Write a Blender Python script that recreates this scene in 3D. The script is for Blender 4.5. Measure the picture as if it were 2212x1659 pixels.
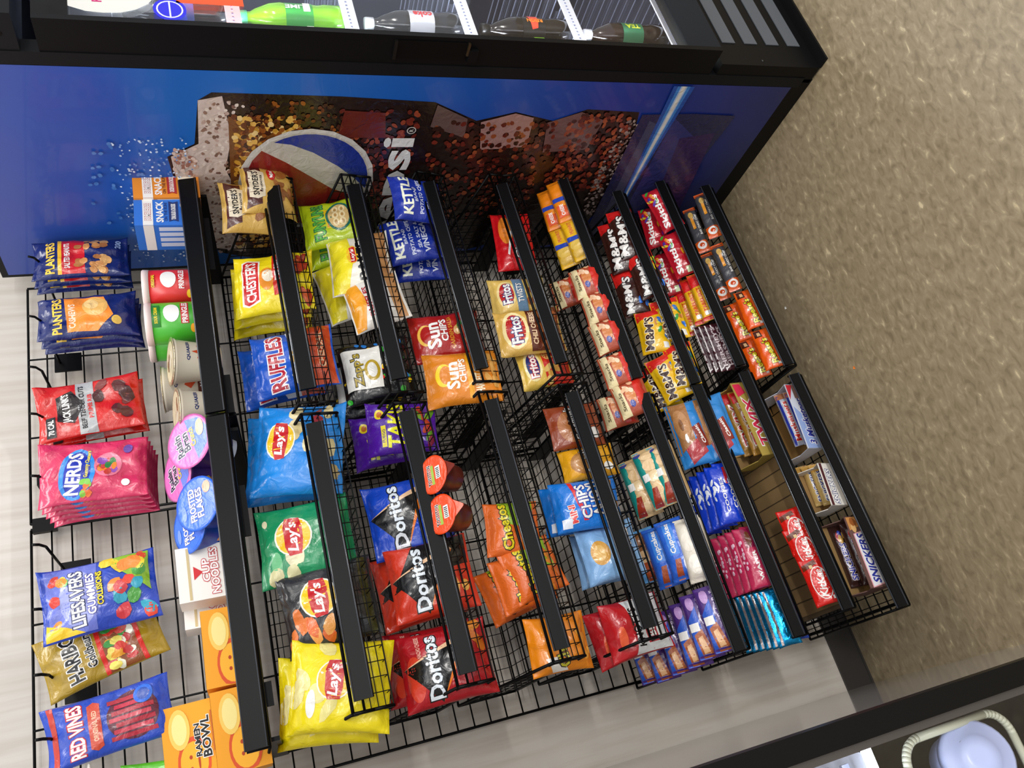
import bpy, bmesh, math, random
from mathutils import Vector, Matrix, noise
from mathutils.geometry import tessellate_polygon
C = bpy.context.scene.collection
for o in list(bpy.data.objects): bpy.data.objects.remove(o)
S = bpy.context.scene
# ---------------------------------------------------------------- camera, world, lights, exposure
cam = bpy.data.objects.new('camera', bpy.data.cameras.new('camera')); C.objects.link(cam); S.camera = cam
cam.data.sensor_width = 36; cam.data.lens = 28.143; cam.data.clip_start = .02
R = [(-0.26250203, -0.26693852, -0.9272737), (-0.87178319, 0.47753821, 0.1093221), (0.41362634, 0.8370789, -0.35806727)]
m = Matrix((R[0], [-v for v in R[1]], [-v for v in R[2]])).transposed().to_4x4()
m.translation = (-0.09066, -1.84301, 1.53945); cam.matrix_world = m
S.view_settings.view_transform = 'Standard'; S.view_settings.look = 'None'; S.view_settings.gamma = 1; S.view_settings.exposure = 0.32
wd = bpy.data.worlds.new('store_air'); S.world = wd; wd.use_nodes = True
wd.node_tree.nodes['Background'].inputs[0].default_value = (.93, .95, 1, 1); wd.node_tree.nodes['Background'].inputs[1].default_value = .82
def lamp(name, loc, size, power, col=(1, .97, .92), rot=(0, 0, 0), sy=None):
    l = bpy.data.lights.new(name, 'AREA'); l.shape = 'RECTANGLE'; l.size = size; l.size_y = sy or size; l.energy = power; l.color = col
    o = bpy.data.objects.new(name, l); C.objects.link(o); o.location = loc; o.rotation_euler = rot; return o
lamp('ceiling_and_fill_light', (.45, -2.3, 2.75), 1.2, 9, sy=.3)
lamp('ceiling_and_fill_light', (-.9, -3.4, 2.75), 1.2, 16, sy=.3)
lamp('ceiling_and_fill_light', (1.9, -3.4, 2.75), 1.2, 16, sy=.3)
lamp('ceiling_and_fill_light', (-.1, -1.2, 2.75), 1.2, 2.5, sy=.3)
lamp('ceiling_and_fill_light', (1.0, -6.2, 2.75), 1.8, 310, sy=.5)  # unseen frontal fill, added far behind the camera to lift the lower wall
lamp('ceiling_and_fill_light', (1.0, -.6, 2.75), 1.2, 9, sy=.2)
# ---------------------------------------------------------------- helpers
def lin(h):
    r = [int(h[i:i+2], 16)/255 for i in (0, 2, 4)]
    return [(c/12.92 if c <= .04045 else ((c+.055)/1.055)**2.4) for c in r]+[1]
MC = {}
def M(h, kind='film'):
    k = (h, kind)
    if k in MC: return MC[k]
    mt = bpy.data.materials.new(kind+'_'+h); mt.use_nodes = True; nt = mt.node_tree; b = nt.nodes['Principled BSDF']
    b.inputs['Base Color'].default_value = lin(h)
    rough, metal, coat, bump, sc = {'film': (.26, 0, .35, .75, 38), 'foil': (.24, .85, .2, .5, 70), 'paper': (.65, 0, 0, .05, 200), 'plastic': (.35, 0, .1, 0, 1),
        'powder': (.42, 0, 0, .06, 600), 'rail': (.42, 0, 0, .03, 40), 'gloss': (.12, 0, .3, .03, 6), 'metal': (.3, .9, 0, 0, 1), 'clear': (.05, 0, 0, 0, 1)}[kind]
    b.inputs['Roughness'].default_value = rough; b.inputs['Metallic'].default_value = metal; b.inputs['Coat Weight'].default_value = coat; b.inputs['Coat Roughness'].default_value = .15
    if kind in ('powder', 'rail'): b.inputs['Specular IOR Level'].default_value = .16
    if bump:
        tc = nt.nodes.new('ShaderNodeTexCoord'); n = nt.nodes.new('ShaderNodeTexNoise'); n.inputs['Scale'].default_value = sc; n.inputs['Detail'].default_value = 3; n.inputs['Distortion'].default_value = 1.2 if kind in ('film', 'foil') else 0
        bp = nt.nodes.new('ShaderNodeBump'); bp.inputs['Strength'].default_value = bump; bp.inputs['Distance'].default_value = .004 if kind in ('film', 'foil') else .0005
        nt.links.new(tc.outputs['Object'], n.inputs['Vector']); nt.links.new(n.outputs['Fac'], bp.inputs['Height']); nt.links.new(bp.outputs['Normal'], b.inputs['Normal'])
    if kind == 'clear':
        b.inputs['Transmission Weight'].default_value = .9; b.inputs['IOR'].default_value = 1.3; b.inputs['Alpha'].default_value = .22
    MC[k] = mt; return mt
def emit(name, col, st):
    mt = bpy.data.materials.new(name); mt.use_nodes = True; b = mt.node_tree.nodes['Principled BSDF']
    b.inputs['Base Color'].default_value = (*col, 1); b.inputs['Emission Color'].default_value = (*col, 1); b.inputs['Emission Strength'].default_value = st; return mt
def ramp_mat(name, rough, stops, scale, detail=4, coords='Object', stretch=(1, 1, 1), bump=0, coat=0):
    mt = bpy.data.materials.new(name); mt.use_nodes = True; nt = mt.node_tree; b = nt.nodes['Principled BSDF']
    tc = nt.nodes.new('ShaderNodeTexCoord'); mp = nt.nodes.new('ShaderNodeMapping'); mp.inputs['Scale'].default_value = stretch
    n = nt.nodes.new('ShaderNodeTexNoise'); n.inputs['Scale'].default_value = scale; n.inputs['Detail'].default_value = detail
    cr = nt.nodes.new('ShaderNodeValToRGB')
    while len(cr.color_ramp.elements) < len(stops): cr.color_ramp.elements.new(.5)
    for e, (p, h) in zip(cr.color_ramp.elements, stops): e.position = p; e.color = lin(h)
    nt.links.new(tc.outputs[coords], mp.inputs[0]); nt.links.new(mp.outputs[0], n.inputs['Vector']); nt.links.new(n.outputs['Fac'], cr.inputs[0]); nt.links.new(cr.outputs[0], b.inputs['Base Color'])
    b.inputs['Roughness'].default_value = rough; b.inputs['Coat Weight'].default_value = coat
    if bump:
        bp = nt.nodes.new('ShaderNodeBump'); bp.inputs['Strength'].default_value = bump; bp.inputs['Distance'].default_value = .001
        nt.links.new(n.outputs['Fac'], bp.inputs['Height']); nt.links.new(bp.outputs['Normal'], b.inputs['Normal'])
    return mt
class MB:
    def __init__(s): s.v = []; s.f = []; s.mi = []; s.mats = []; s.sm = []
    def slot(s, m):
        if m not in s.mats: s.mats.append(m)
        return s.mats.index(m)
    def add(s, vs, fs, m, smooth=False):
        b = len(s.v); s.v += [tuple(v) for v in vs]; k = s.slot(m)
        for f in fs: s.f.append([b+i for i in f]); s.mi.append(k); s.sm.append(smooth)
    def box(s, x0, y0, z0, x1, y1, z1, m, bev=0):
        x0, x1 = sorted((x0, x1)); y0, y1 = sorted((y0, y1)); z0, z1 = sorted((z0, z1))
        v = [(x, y, z) for z in (z0, z1) for y in (y0, y1) for x in (x0, x1)]
        s.add(v, [(0, 2, 3, 1), (4, 5, 7, 6), (0, 1, 5, 4), (2, 6, 7, 3), (0, 4, 6, 2), (1, 3, 7, 5)], m)
    def seg(s, p, q, r, m, n=5):
        p = Vector(p); q = Vector(q); d = (q-p)
        if d.length < 1e-6: return
        d.normalize(); a = d.orthogonal().normalized(); b = d.cross(a)
        vs = [c+(a*math.cos(t)+b*math.sin(t))*r for c in (p, q) for t in [2*math.pi*i/n for i in range(n)]]
        s.add(vs, [(i, (i+1) % n, n+(i+1) % n, n+i) for i in range(n)]+[tuple(range(n))[::-1], tuple(range(n, 2*n))], m, n > 4)
    def path(s, pts, r, m, n=6):
        for a, b in zip(pts, pts[1:]): s.seg(a, b, r, m, n)
    def prism(s, prof, x0, x1, m):      # profile of (y,z) extruded along x
        n = len(prof); vs = [(x, y, z) for x in (x0, x1) for y, z in prof]
        s.add(vs, [(i, (i+1) % n, n+(i+1) % n, n+i) for i in range(n)], m)
        t = tessellate_polygon([[Vector((y, z, 0)) for y, z in prof]]); s.add(vs, [tuple(f) for f in t]+[tuple(n+i for i in f[::-1]) for f in t], m)
    def lathe(s, prof, m, n=28, cx=0, cy=0, caps=True):
        vs = [(cx+r*math.cos(2*math.pi*i/n), cy+r*math.sin(2*math.pi*i/n), z) for r, z in prof for i in range(n)]
        fs = [(j*n+i, j*n+(i+1) % n, (j+1)*n+(i+1) % n, (j+1)*n+i) for j in range(len(prof)-1) for i in range(n)]
        if caps: fs += [tuple(range(n))[::-1], tuple(range((len(prof)-1)*n, len(prof)*n))]
        s.add(vs, fs, m, True)
    def build(s, name, parent=None):
        me = bpy.data.meshes.new(name); me.from_pydata(s.v, [], s.f)
        for mt in s.mats: me.materials.append(mt)
        me.polygons.foreach_set('material_index', s.mi); me.polygons.foreach_set('use_smooth', s.sm); me.update()
        o = bpy.data.objects.new(name, me); C.objects.link(o)
        if parent: o.parent = parent
        return o
def tag(o, label, cat, group=None, kind=None):
    o['label'] = label; o['category'] = cat
    if group: o['group'] = group
    if kind: o['kind'] = kind
    return o
def empty(name, loc, label, cat, group=None):
    o = bpy.data.objects.new(name, None); C.objects.link(o); o.location = loc; o.empty_display_size = .05; return tag(o, label, cat, group)
def struct(o): o['kind'] = 'structure'; return o
# ---------------------------------------------------------------- printed shapes -> flat polygons -> surface
TX = {}
def textpoly(s, off):
    if (s, off) in TX: return TX[(s, off)]
    c = bpy.data.curves.new('t', 'FONT'); c.body = s; c.offset = off; c.resolution_u = 2; o = bpy.data.objects.new('t', c)
    me = o.to_mesh(); v = [(p.co.x, p.co.y) for p in me.vertices]; f = [tuple(p.vertices) for p in me.polygons]
    o.to_mesh_clear(); bpy.data.objects.remove(o); bpy.data.curves.remove(c); TX[(s, off)] = (v, f); return v, f
def flat(pr, hw, hh, rnd):
    """one printed shape -> list of (verts2d metres, faces, colour)"""
    k = pr[0]; out = []
    def ell(cx, cy, rx, ry, col, rot=0, n=20, jit=0):
        ca, sa = math.cos(math.radians(rot)), math.sin(math.radians(rot)); vs = [(cx*hw, cy*hh)]
        for i in range(n):
            t = 2*math.pi*i/n; j = 1+jit*(rnd.random()-.5); x = rx*hw*math.cos(t)*j; y = ry*hh*math.sin(t)*j
            lx, lz = (hw*.985, hh*.985) if hw < .5 else (9, 9); vs.append((min(max(cx*hw+x*ca-y*sa, -lx), lx), min(max(cy*hh+x*sa+y*ca, -lz), lz)))
        out.append((vs, [(0, i+1, (i+1) % n+1) for i in range(n)], col))
    if k == 'r': _, x0, y0, x1, y1, c = pr; out.append(([(x0*hw, y0*hh), (x1*hw, y0*hh), (x1*hw, y1*hh), (x0*hw, y1*hh)], [(0, 1, 2, 3)], c))
    elif k == 'e': ell(*pr[1:6], pr[6] if len(pr) > 6 else 0)
    elif k == 'p':
        vs = [(x*hw, y*hh) for x, y in pr[1]]; out.append((vs, [tuple(t) for t in tessellate_polygon([[Vector((x, y, 0)) for x, y in vs]])], pr[2]))
    elif k == 'b':
        _, n, x0, y0, x1, y1, rx, ry, cols = pr
        for i in range(n): ell(rnd.uniform(x0, x1), rnd.uniform(y0, y1), rx*rnd.uniform(.7, 1.15), ry*rnd.uniform(.7, 1.15), cols[i % len(cols)], rnd.uniform(-50, 50) if abs(hw-hh) < hw*.6 else 0, 10, .25)
    elif k == 't':
        _, s, cx, cy, w, h, col, oc, rot, sh = pr; v, f = textpoly(s, .03)
        if not v: return out
        x0 = min(p[0] for p in v); x1 = max(p[0] for p in v); y0 = min(p[1] for p in v); y1 = max(p[1] for p in v)
        sx = w*hw/(x1-x0); sy = h*hh/(y1-y0); mx = (x0+x1)/2; my = (y0+y1)/2; ca, sa = math.cos(math.radians(rot)), math.sin(math.radians(rot))
        for off, cc in ((.085, oc), (.03, col)):
            if not cc: continue
            v, f = textpoly(s, off); vs = []
            for x, y in v:
                Y = (y-my)*sy; X = (x-mx)*sx+Y*sh; vs.append((cx*hw+X*ca-Y*sa, cy*hh+X*sa+Y*ca))
            out.append((vs, f, cc))
    return out
def subdiv(vs, fs, step):
    xs = [v[0] for v in vs]; ys = [v[1] for v in vs]
    if max(xs)-min(xs) < step*1.6 and max(ys)-min(ys) < step*1.6: return vs, fs
    bm = bmesh.new(); bv = [bm.verts.new((x, y, 0)) for x, y in vs]
    for f in fs:
        try: bm.faces.new([bv[i] for i in f])
        except ValueError: pass
    for ax, lo, hi in ((0, min(xs), max(xs)), (1, min(ys), max(ys))):
        n = int((hi-lo)/step)
        for i in range(1, n+1):
            co = [0, 0, 0]; no = [0, 0, 0]; co[ax] = lo+(hi-lo)*i/(n+1); no[ax] = 1
            bmesh.ops.bisect_plane(bm, geom=bm.verts[:]+bm.edges[:]+bm.faces[:], dist=1e-7, plane_co=co, plane_no=no)
    bm.verts.index_update(); r = [(v.co.x, v.co.y) for v in bm.verts], [tuple(v.index for v in f.verts) for f in bm.faces]; bm.free(); return r
def print_on(mb, art, hw, hh, surf, kind, seed, step, cy=0, lay=.00013):
    rnd = random.Random(seed); L = 0
    for pr in art:
        for vs, fs, col in flat(pr, hw, hh, rnd):
            vs, fs = subdiv(vs, fs, step) if step else (vs, fs); L += 1 if pr[0] != 'b' else .3 if pr[1] < 60 else .02
            P = [surf(x, z+cy, .00035+lay*L) for x, z in vs]; F = []
            for f in fs:
                a, b, c = (Vector(P[f[0]]), Vector(P[f[1]]), Vector(P[f[2]])); 
                F.append(f)
            mb.add(P, F, M(col, kind), True)
CAT = {}
K='141416';W='f0eeea';R='c4161c';Y='f5d312';B='1c4fb4';N='101f60';G='2f8f3e';O='ee7a1c';P='4f1a9a';GR='8a8d92';T='cfa35a';BR='4a2412'
CHIP=['e8c36a','d9ae50','f0d48a'];NUT=['c98a4a','dba663','a86a33'];RED=['d63a1e','e8702a','b52316']
def lays(c,x=.12,y=-.12,s=.5,tc=W): return [('e',x,y,s*1.0,s*.82,'f4efe0'),('e',x,y,s*.93,s*.75,'f2c41d'),('p',[(x-s*.98,y+s*.25),(x-s*.5,y+s*.4),(x+s*.5,y+s*.42),(x+s*.98,y+s*.3),(x+s*.95,y-s*.3),(x+s*.4,y-s*.42),(x-s*.4,y-s*.4),(x-s*.97,y-s*.28)],R),('t',"Lay's",x,y,s*1.55,s*.6,W,None,0,.25)]
def dori(bg2='2a0f10'): return [('p',[(-.95,.2),(.1,.95),(.75,-.5)],K),('p',[(-.95,.2),(.75,-.5),(.62,-.62)],O),('p',[(.1,.95),(.62,-.62),(.75,-.5)],'f4c9a0'),('t','Doritos',0,.3,1.7,.34,'e9f2fa',K,0,0)]
CAT.update({
'peanut_bag':('bag',.2,.03,'nut_bag','nuts',N,[('r',-.9,-.1,.95,.42,R),('r',-.9,.38,.95,.46,'e9b42a'),('t','PLANTERS',0,.62,1.7,.2,'f2c744',None,0,0),('t','SALTED PEANUTS',0,.27,1.3,.12,W,None,0,0),('b',22,-.8,-.62,.85,.1,.17,.1,NUT),('t','200',.55,-.8,.5,.12,'9fb4dc',None,0,0)]),
'cashew_bag':('bag',.2,.032,'nut_bag','nuts',N,[('p',[(-.8,.4),(.85,.45),(.8,-.35),(-.2,-.55),(-.85,-.2)],'f08b2a'),('t','PLANTERS',0,.6,1.7,.2,'f2c744',None,0,0),('t','CASHEWS',-.1,.3,1.1,.14,'f8dcc0',None,0,0),('e',.3,-.18,.5,.26,'e2b05e',35),('e',.4,-.1,.3,.14,'efc983',35),('e',-.45,-.6,.2,.1,'d8b24a')]),
'jerky_bag':('bag',.2,.018,'jerky_bag','snack bag','c41a14',[('r',-.98,-.12,.98,.22,'a9abad'),('p',[(-.55,.3),(-.4,.62),(.5,.62),(.65,.3),(.1,.08)],'1a0d0c'),('t',"JACK LINK'S",.03,.42,1.05,.2,W,None,0,0),('t','BEEF TENDER CUTS',0,.12,1.6,.1,K,None,0,0),('t','PRIME RIB',0,-.03,.9,.09,'d03030',None,0,0),('r',-.9,.66,-.2,.84,K),('t','70 CAL',-.55,.75,.5,.12,W,None,0,0),('b',7,-.5,-.75,.7,-.2,.3,.13,['5a2420','7a3530','471a18'])]),
'cluster_bag':('bag',.2,.022,'gummy_bag','candy bag','cf2f5c',[('e',-.1,.3,.85,.34,'2e8be0',-8),('e',-.1,.3,.76,.25,'1b2fa8',-8),('t','NERDS',-.08,.36,1.4,.28,W,None,-6,0),('t','Gummy Clusters',.2,.1,.95,.1,'f0dc30','1b2fa8',-6,0),('e',.1,-.28,.42,.26,'e0708c'),('b',14,-.15,-.45,.35,-.12,.12,.07,['c0392b','8e44ad','e67e22','2c7a3a']),('b',7,-.85,.05,-.4,.25,.13,.07,['7bc043','e06a28']),('e',-.55,-.6,.12,.08,W),('e',.6,-.65,.16,.09,'6a4a9a')]),
'fruit_bag':('bag',.2,.03,'gummy_bag','candy bag','2846b4',[('p',[(-.95,.9),(.95,.9),(.95,0),(-.95,.1)],'6a76cc'),('e',.0,.35,.8,.34,'9aa2dc'),('p',[(-.95,.95),(-.95,.3),(-.7,.6),(-.5,.95)],'f0c81e'),('b',6,-.8,.55,.8,.85,.16,.1,['f08a24','d83a2a','f2d24a','5cb04a']),('t','LIFESAVERS',0,.38,1.6,.24,W,'15205e',0,0),('t','GUMMIES',.05,.14,1.2,.15,W,'3a3aa0',0,0),('t','COLLISIONS',.15,-.02,1.0,.11,'f2d21e',K,0,0),('p',[(-.2,-.9),(.95,-.9),(.95,-.1)],'8cb830'),('b',16,-.8,-.85,.9,-.15,.22,.12,['e8c832','e0452e','2f9fb8','f08a34','c8323a','4a9a3a'])]),
'bear_bag':('bag',.21,.025,'gummy_bag','candy bag','a8891f',[('t','HARIBO',0,.5,1.6,.26,K,W,0,0),('t','Goldbears',.05,.2,1.2,.16,K,W,0,0),('r',-.98,-.02,.98,.06,'d8281c'),('r',-.98,-.66,.98,-.58,'d8281c'),('r',-.97,-.58,.97,-.02,'8a4a1c'),('b',34,-.85,-.52,.85,-.08,.16,.1,['d83a2a','e8a02e','e8d860','3f9a44','c02828','f0f0d8'])]),
'vine_bag':('bag',.21,.03,'licorice_bag','candy bag','2348b8',[('r',-.98,.8,.98,.9,'c23a2a'),('t','RED VINES',0,.5,1.7,.24,W,R,0,0),('p',[(-.7,.3),(.7,.3),(.8,.2),(.7,.1),(-.7,.1),(-.8,.2)],'c8462c'),('t','ORIGINAL RED',0,.2,1.0,.08,'f0c0a0',None,0,0),('e',0,-.4,.8,.42,'5a1a30')]+[('r',-.7+.2*i,-.75+.05*(i%2),-.56+.2*i,-.02-.05*(i%3),['b02438','c4344a'][i%2]) for i in range(7)]+[('e',.55,-.6,.3,.16,'2c6ad8'),('e',.55,-.6,.2,.1,'1e48a8')]),
'sour_bag':('bag',.17,.02,'gummy_bag','candy bag','5fc02a',[('r',.4,-.9,.95,-.2,'222222')]),
'snack_box_blue':('box',.135,.085,'snack_box','boxed snack','2a6fce',[('r',-1,.45,1,.75,'e8e6e2'),('t','BUMBLE BEE',0,.6,1.3,.17,W,'b01c24',0,0),('t','SNACK',0,.25,1.6,.22,W,None,0,0),('t','ON THE RUN!',0,.07,1.4,.1,'163a80',None,0,0),('p',[(-.75,-.02),(.8,-.02),(.7,-.16),(.8,-.3),(-.75,-.3),(-.65,-.16)],'142a66'),('t','TUNA SALAD & CRACKERS',0,-.16,1.2,.14,W,None,0,0),('e',.5,-.6,.4,.24,'e8dcc4'),('e',.1,-.5,.2,.1,'4a8a3a')]),
'snack_box_orange':('box',.135,.06,'snack_box','boxed snack','e58a22',[('r',-1,.42,1,.72,'f0ece6'),('t','BUMBLE BEE',0,.57,1.3,.17,W,'b01c24',0,0),('t','SNACK',0,.25,1.6,.22,W,None,0,0),('t','ON THE RUN!',0,.07,1.4,.1,'7a4010',None,0,0),('p',[(-.75,-.02),(.8,-.02),(.7,-.16),(.8,-.3),(-.75,-.3),(-.65,-.16)],'a82424'),('t','CHICKEN SALAD & CRACKERS',0,-.16,1.2,.14,W,None,0,0),('e',.5,-.6,.4,.24,'ece2d0'),('e',.1,-.5,.2,.1,'4a8a3a')]),
'chip_can':('can',.125,.08,'crisp_canister','canister','c81e1e',[('e',0,.18,.42,.28,W),('t','ORIGINAL',-.1,.72,.6,.12,'f2d21e','8a1010',0,0),('r',-.5,-.42,.5,-.14,R),('t','PRINGLES',0,-.28,.95,.2,W,R,0,0),('e',-.7,-.55,.18,.1,'f2c21e')]),
'chip_can_green':('can',.125,.08,'crisp_canister','canister','3fa428',[('e',0,.18,.42,.28,W),('r',-.6,.58,.4,.86,'1f7a28'),('t','SOUR CREAM',-.1,.72,.7,.12,'f2d21e',None,0,0),('r',-.5,-.42,.5,-.14,R),('t','PRINGLES',0,-.28,.95,.2,W,R,0,0),('e',-.7,-.55,.18,.1,'f2a21e')]),
'oat_cup':('cup',.095,.09,'oatmeal_cup','cup','e6dcc6',[('p',[(-.5,-.1),(-.3,.2),(-.1,.1),(0,.45),(.12,.1),(.35,.2),(.5,-.1),(.2,-.35),(-.2,-.35)],'d04a22'),('t','QUAKER',.1,.6,1.0,.18,'1f2f6a',None,0,0),('r',-.9,-.9,.9,-.45,'5a2618'),('t','MAPLE',0,-.65,.9,.2,W,None,0,0)],[('e',0,0,.9,.9,'d8c8a4'),('b',5,-.5,-.5,.5,.5,.3,.2,['8a5a34','efe4cc'])]),
'oat_cup_green':('cup',.095,.09,'oatmeal_cup','cup','e6dcc6',[('t','QUAKER',.1,.5,1.0,.2,'1f2f6a',None,0,0),('r',-.9,-.5,.9,.1,'5c9a34'),('t','APPLES',0,-.2,1.0,.2,W,None,0,0),('e',-.4,-.75,.4,.2,'c8c83a')],[('e',0,0,.9,.9,'d8c8a4'),('b',5,-.5,-.5,.5,.5,.3,.2,['8a5a34','efe4cc'])]),
'bran_cup':('cup',.09,.1,'cereal_cup','cup','5a2a80',[('b',8,-.8,-.3,.8,.3,.25,.2,['e8a020','f0c040']),('r',-.98,-.95,.98,-.6,W)],[('e',0,0,.97,.97,'e070b8'),('p',[(-.9,-.35),(.92,.1),(.8,-.55),(.3,-.92),(-.4,-.86)],'5a7ed8'),('t','Raisin',-.05,.5,.95,.34,'222244','f4f0f4',8,0),('t','Bran',.0,.15,.8,.34,'222244','f4f0f4',8,0),('t','Crunch',.1,-.18,.8,.26,'f2c832',None,8,0),('e',.35,-.6,.35,.2,'d8b890')]),
'flake_cup':('cup',.09,.1,'cereal_cup','cup','1d4fc4',[('b',6,-.8,-.3,.8,.3,.25,.2,['e8a070','f0c8a0']),('r',-.98,-.95,.98,-.6,W)],[('e',0,0,.97,.97,'2a6ae0'),('t','FROSTED',0,.25,1.35,.32,W,'16309a',0,0),('t','FLAKES',0,-.12,1.2,.32,W,'16309a',0,0),('e',.5,-.55,.25,.2,'dca080'),('e',-.2,.68,.3,.12,'7090e0')]),
'noodle_box':('box',.115,.06,'noodle_sleeve','boxed snack','f0ebe4',[('r',-.95,.6,.95,.68,'cdb98a'),('p',[(-.25,.5),(.25,.5),(0,.22)],'d02830'),('t','CUP',.05,.12,.85,.24,'f4f0ee','c8202c',0,0),('t','NOODLES',0,-.14,1.7,.26,'f4f0ee','c8202c',0,0),('r',.2,-.98,.98,-.55,'c8202c'),('e',-.55,-.7,.2,.18,'3a8ad8'),('e',.5,-.6,.3,.2,'e89a3a')]),
'ramen_box':('box',.088,.07,'ramen_pack','boxed snack','f0a01c',[('e',-.45,-.1,.62,.62,'d8501c'),('e',-.45,-.1,.5,.52,'f6b02a'),('e',-.6,.02,.05,.06,'b03c10'),('e',-.32,.02,.05,.06,'b03c10'),('e',-.45,-.28,.2,.04,'b03c10'),('e',.4,.35,.5,.4,'f2c860'),('e',.4,.35,.38,.28,'f4e090'),('t','RAMEN',.05,-.3,.8,.22,K,'f0eee8',0,0),('t','BOWL',.1,-.62,1.0,.34,K,'f0eee8',0,0),('r',-.3,-.98,.7,-.86,'b86018')]),
'pretzel_bag':('bag',0.125,.055,'pretzel_bag','snack bag','c9a24e',[('p',[(-.9,.85),(.9,.85),(.8,.3),(-.8,.35)],'4a1c14'),('p',[(-.55,.78),(.5,.78),(.6,.5),(.5,.22),(-.5,.22),(-.62,.5)],'d9cdb4'),('t',"SNYDER'S",0,.55,1.0,.22,K,None,0,0),('t','OF HANOVER',0,.34,.7,.08,K,None,0,0),('e',.45,-.05,.3,.16,'c01c1c'),('t','Mini',.45,-.05,.4,.14,W,None,0,.2),('b',6,-.7,-.8,.6,-.3,.3,.18,['8a5424','a86a30'])]),
'fries_bag':('bag',0.175,.045,'chip_bag','snack bag','ecd616',[('p',[(-.8,.62),(-.72,.78),(.72,.78),(.8,.62),(.72,.3),(-.72,.3)],'f4eee0'),('p',[(-.74,.62),(-.66,.74),(.66,.74),(.74,.62),(.66,.34),(-.66,.34)],'c81e1e'),('t',"CHESTER'S",0,.54,1.3,.28,W,None,0,0),('e',0,.12,.4,.2,'e8902a'),('e',.1,.1,.2,.14,'f4e8d0'),('p',[(-.6,-.05),(.9,0),(.85,-.3),(-.55,-.3)],'d0281c'),('t','FRIES',.3,-.16,.8,.18,W,None,0,0),('b',18,-.8,-.9,.8,-.35,.25,.08,['b83a18','d25a22','9c2c12'])]),
'ridged_bag':('bag',0.175,.05,'chip_bag','snack bag','1b55c0',[('t','RUFFLES',-.05,.42,1.75,.4,'b0182c','f2eef0',0,0),('p',[(-.97,-.05),(-.6,.08),(-.3,-.02),(0,.1),(.35,0),(.97,.14),(.97,-.4),(-.97,-.4)],'dfe6ee'),('b',6,-.2,-.4,.7,-.05,.3,.14,['d6a550','e4b964']),('r',-.97,-.95,.97,-.4,'c8481c'),('t','CHEDDAR',.1,-.7,1.2,.16,'f0c8a0',None,0,0)]),
'blue_bag':('bag',0.18,.06,'chip_bag','snack bag','1a86dc',[('b',11,-.85,-.8,.85,.85,.2,.14,['d8c690','e2d29c','ccb880']),('b',2,.5,-.5,.8,-.2,.16,.1,['9a3038'])]+lays(0,.1,.38,.42)),
'green_bag':('bag',0.18,.055,'chip_bag','snack bag','17905a',[('e',-.5,.62,.3,.12,'74c08a'),('b',4,-.8,-.1,-.35,.7,.22,.14,['e6e0b8','d8d2a0']),('e',.6,.8,.1,.06,'e6e0b8')]+lays(0,.1,.2,.5)),
'black_bag':('bag',0.175,.055,'chip_bag','snack bag','2a2a2c',[('b',7,-.85,.0,-.1,.9,.28,.14,['e07a3a','d8662c','e8a050']),('r',-.95,-.9,.95,-.75,'3a3a14')]+lays(0,.2,.15,.5)),
'yellow_bag':('bag',0.18,.06,'chip_bag','snack bag','f0dc10',[('b',5,-.9,.1,.9,.85,.32,.16,['ece29a','e8dc88']),('e',-.4,.5,.3,.1,W)]+lays(0,.1,.05,.45)),
'ring_bag':('bag',0.155,.045,'chip_bag','snack bag','b6cc1a',[('t','FUNYUNS',0,.45,1.6,.36,'5cb83a','1a5a4a',0,0),('p',[(-.4,.2),(.5,.26),(.5,.1),(-.4,.04)],'e8c81c'),('t','Onion Flavored',.05,.15,.8,.09,'c03018',None,0,0),('e',.1,-.2,.65,.42,'1a6a5a'),('e',.1,-.2,.56,.34,'d8b878')]+[('e',-.2+.3*(i%3),-.32+.22*(i//3),.17,.1,'f0dcaa') for i in range(6)]+[('e',-.2+.3*(i%3),-.32+.22*(i//3),.08,.045,'b89050') for i in range(6)]),
'baked_bag':('bag',0.145,.05,'chip_bag','snack bag','ece8da',[('p',[(-.97,.95),(.97,.95),(.97,.3),(0,.15),(-.97,.45)],'f0e02a'),('e',.15,.18,.32,.2,'f0b82a'),('p',[(-.12,.25),(.4,.28),(.42,.1),(-.12,.08)],R),('t',"Lay's",.14,.18,.42,.15,W,None,0,.2),('t','BAKED',.0,-.08,1.5,.28,K,None,0,0),('r',-.95,-.9,.95,-.55,'c89058')]),
'baked_ridged_bag':('bag',0.13,.045,'chip_bag','snack bag','ece8e0',[('p',[(-.97,.95),(.97,.95),(.97,.5),(0,.3),(-.97,.6)],'f0a024'),('t','RUFFLES',0,.25,1.3,.2,'b0182c',None,0,0),('t','BAKED',0,-.12,1.6,.3,K,None,0,0),('r',-.95,-.9,.95,-.55,'c89058')]),
'spotted_bag':('bag',0.16,.045,'chip_bag','snack bag','101010',[('b',40,-.92,-.92,.92,.92,.09,.06,['f0c818','d82020','2fb02f','2080d8']),('p',[(-.6,.9),(.75,.9),(.65,-.2),(-.7,-.1)],'e6e4dc'),('t',"Zapp's",0,.5,1.1,.34,'a8901c',K,0,0),('e',-.1,.12,.34,.22,'b89a20'),('e',-.1,.12,.24,.14,'e6e4dc'),('r',.1,-.75,.9,-.3,'a81c1c'),('t','VOODOO',.5,-.52,.6,.16,W,None,0,0)]),
'purple_bag':('bag',0.15,.045,'chip_bag','snack bag',P,[('e',.45,.62,.2,.14,'e8d020'),('e',.45,.62,.12,.08,'c06a20'),('t','TAKIS',0,.15,1.75,.5,'f0ee18',None,0,.15),('p',[(-.8,.55),(.0,.6),(0,.46),(-.8,.42)],'e8d828'),('t','FUEGO',-.4,.51,.5,.08,'4a2060',None,0,0),('b',8,-.8,-.9,.8,-.45,.3,.1,['c0381c','6aa82a','8a1c40'])]),
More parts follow.
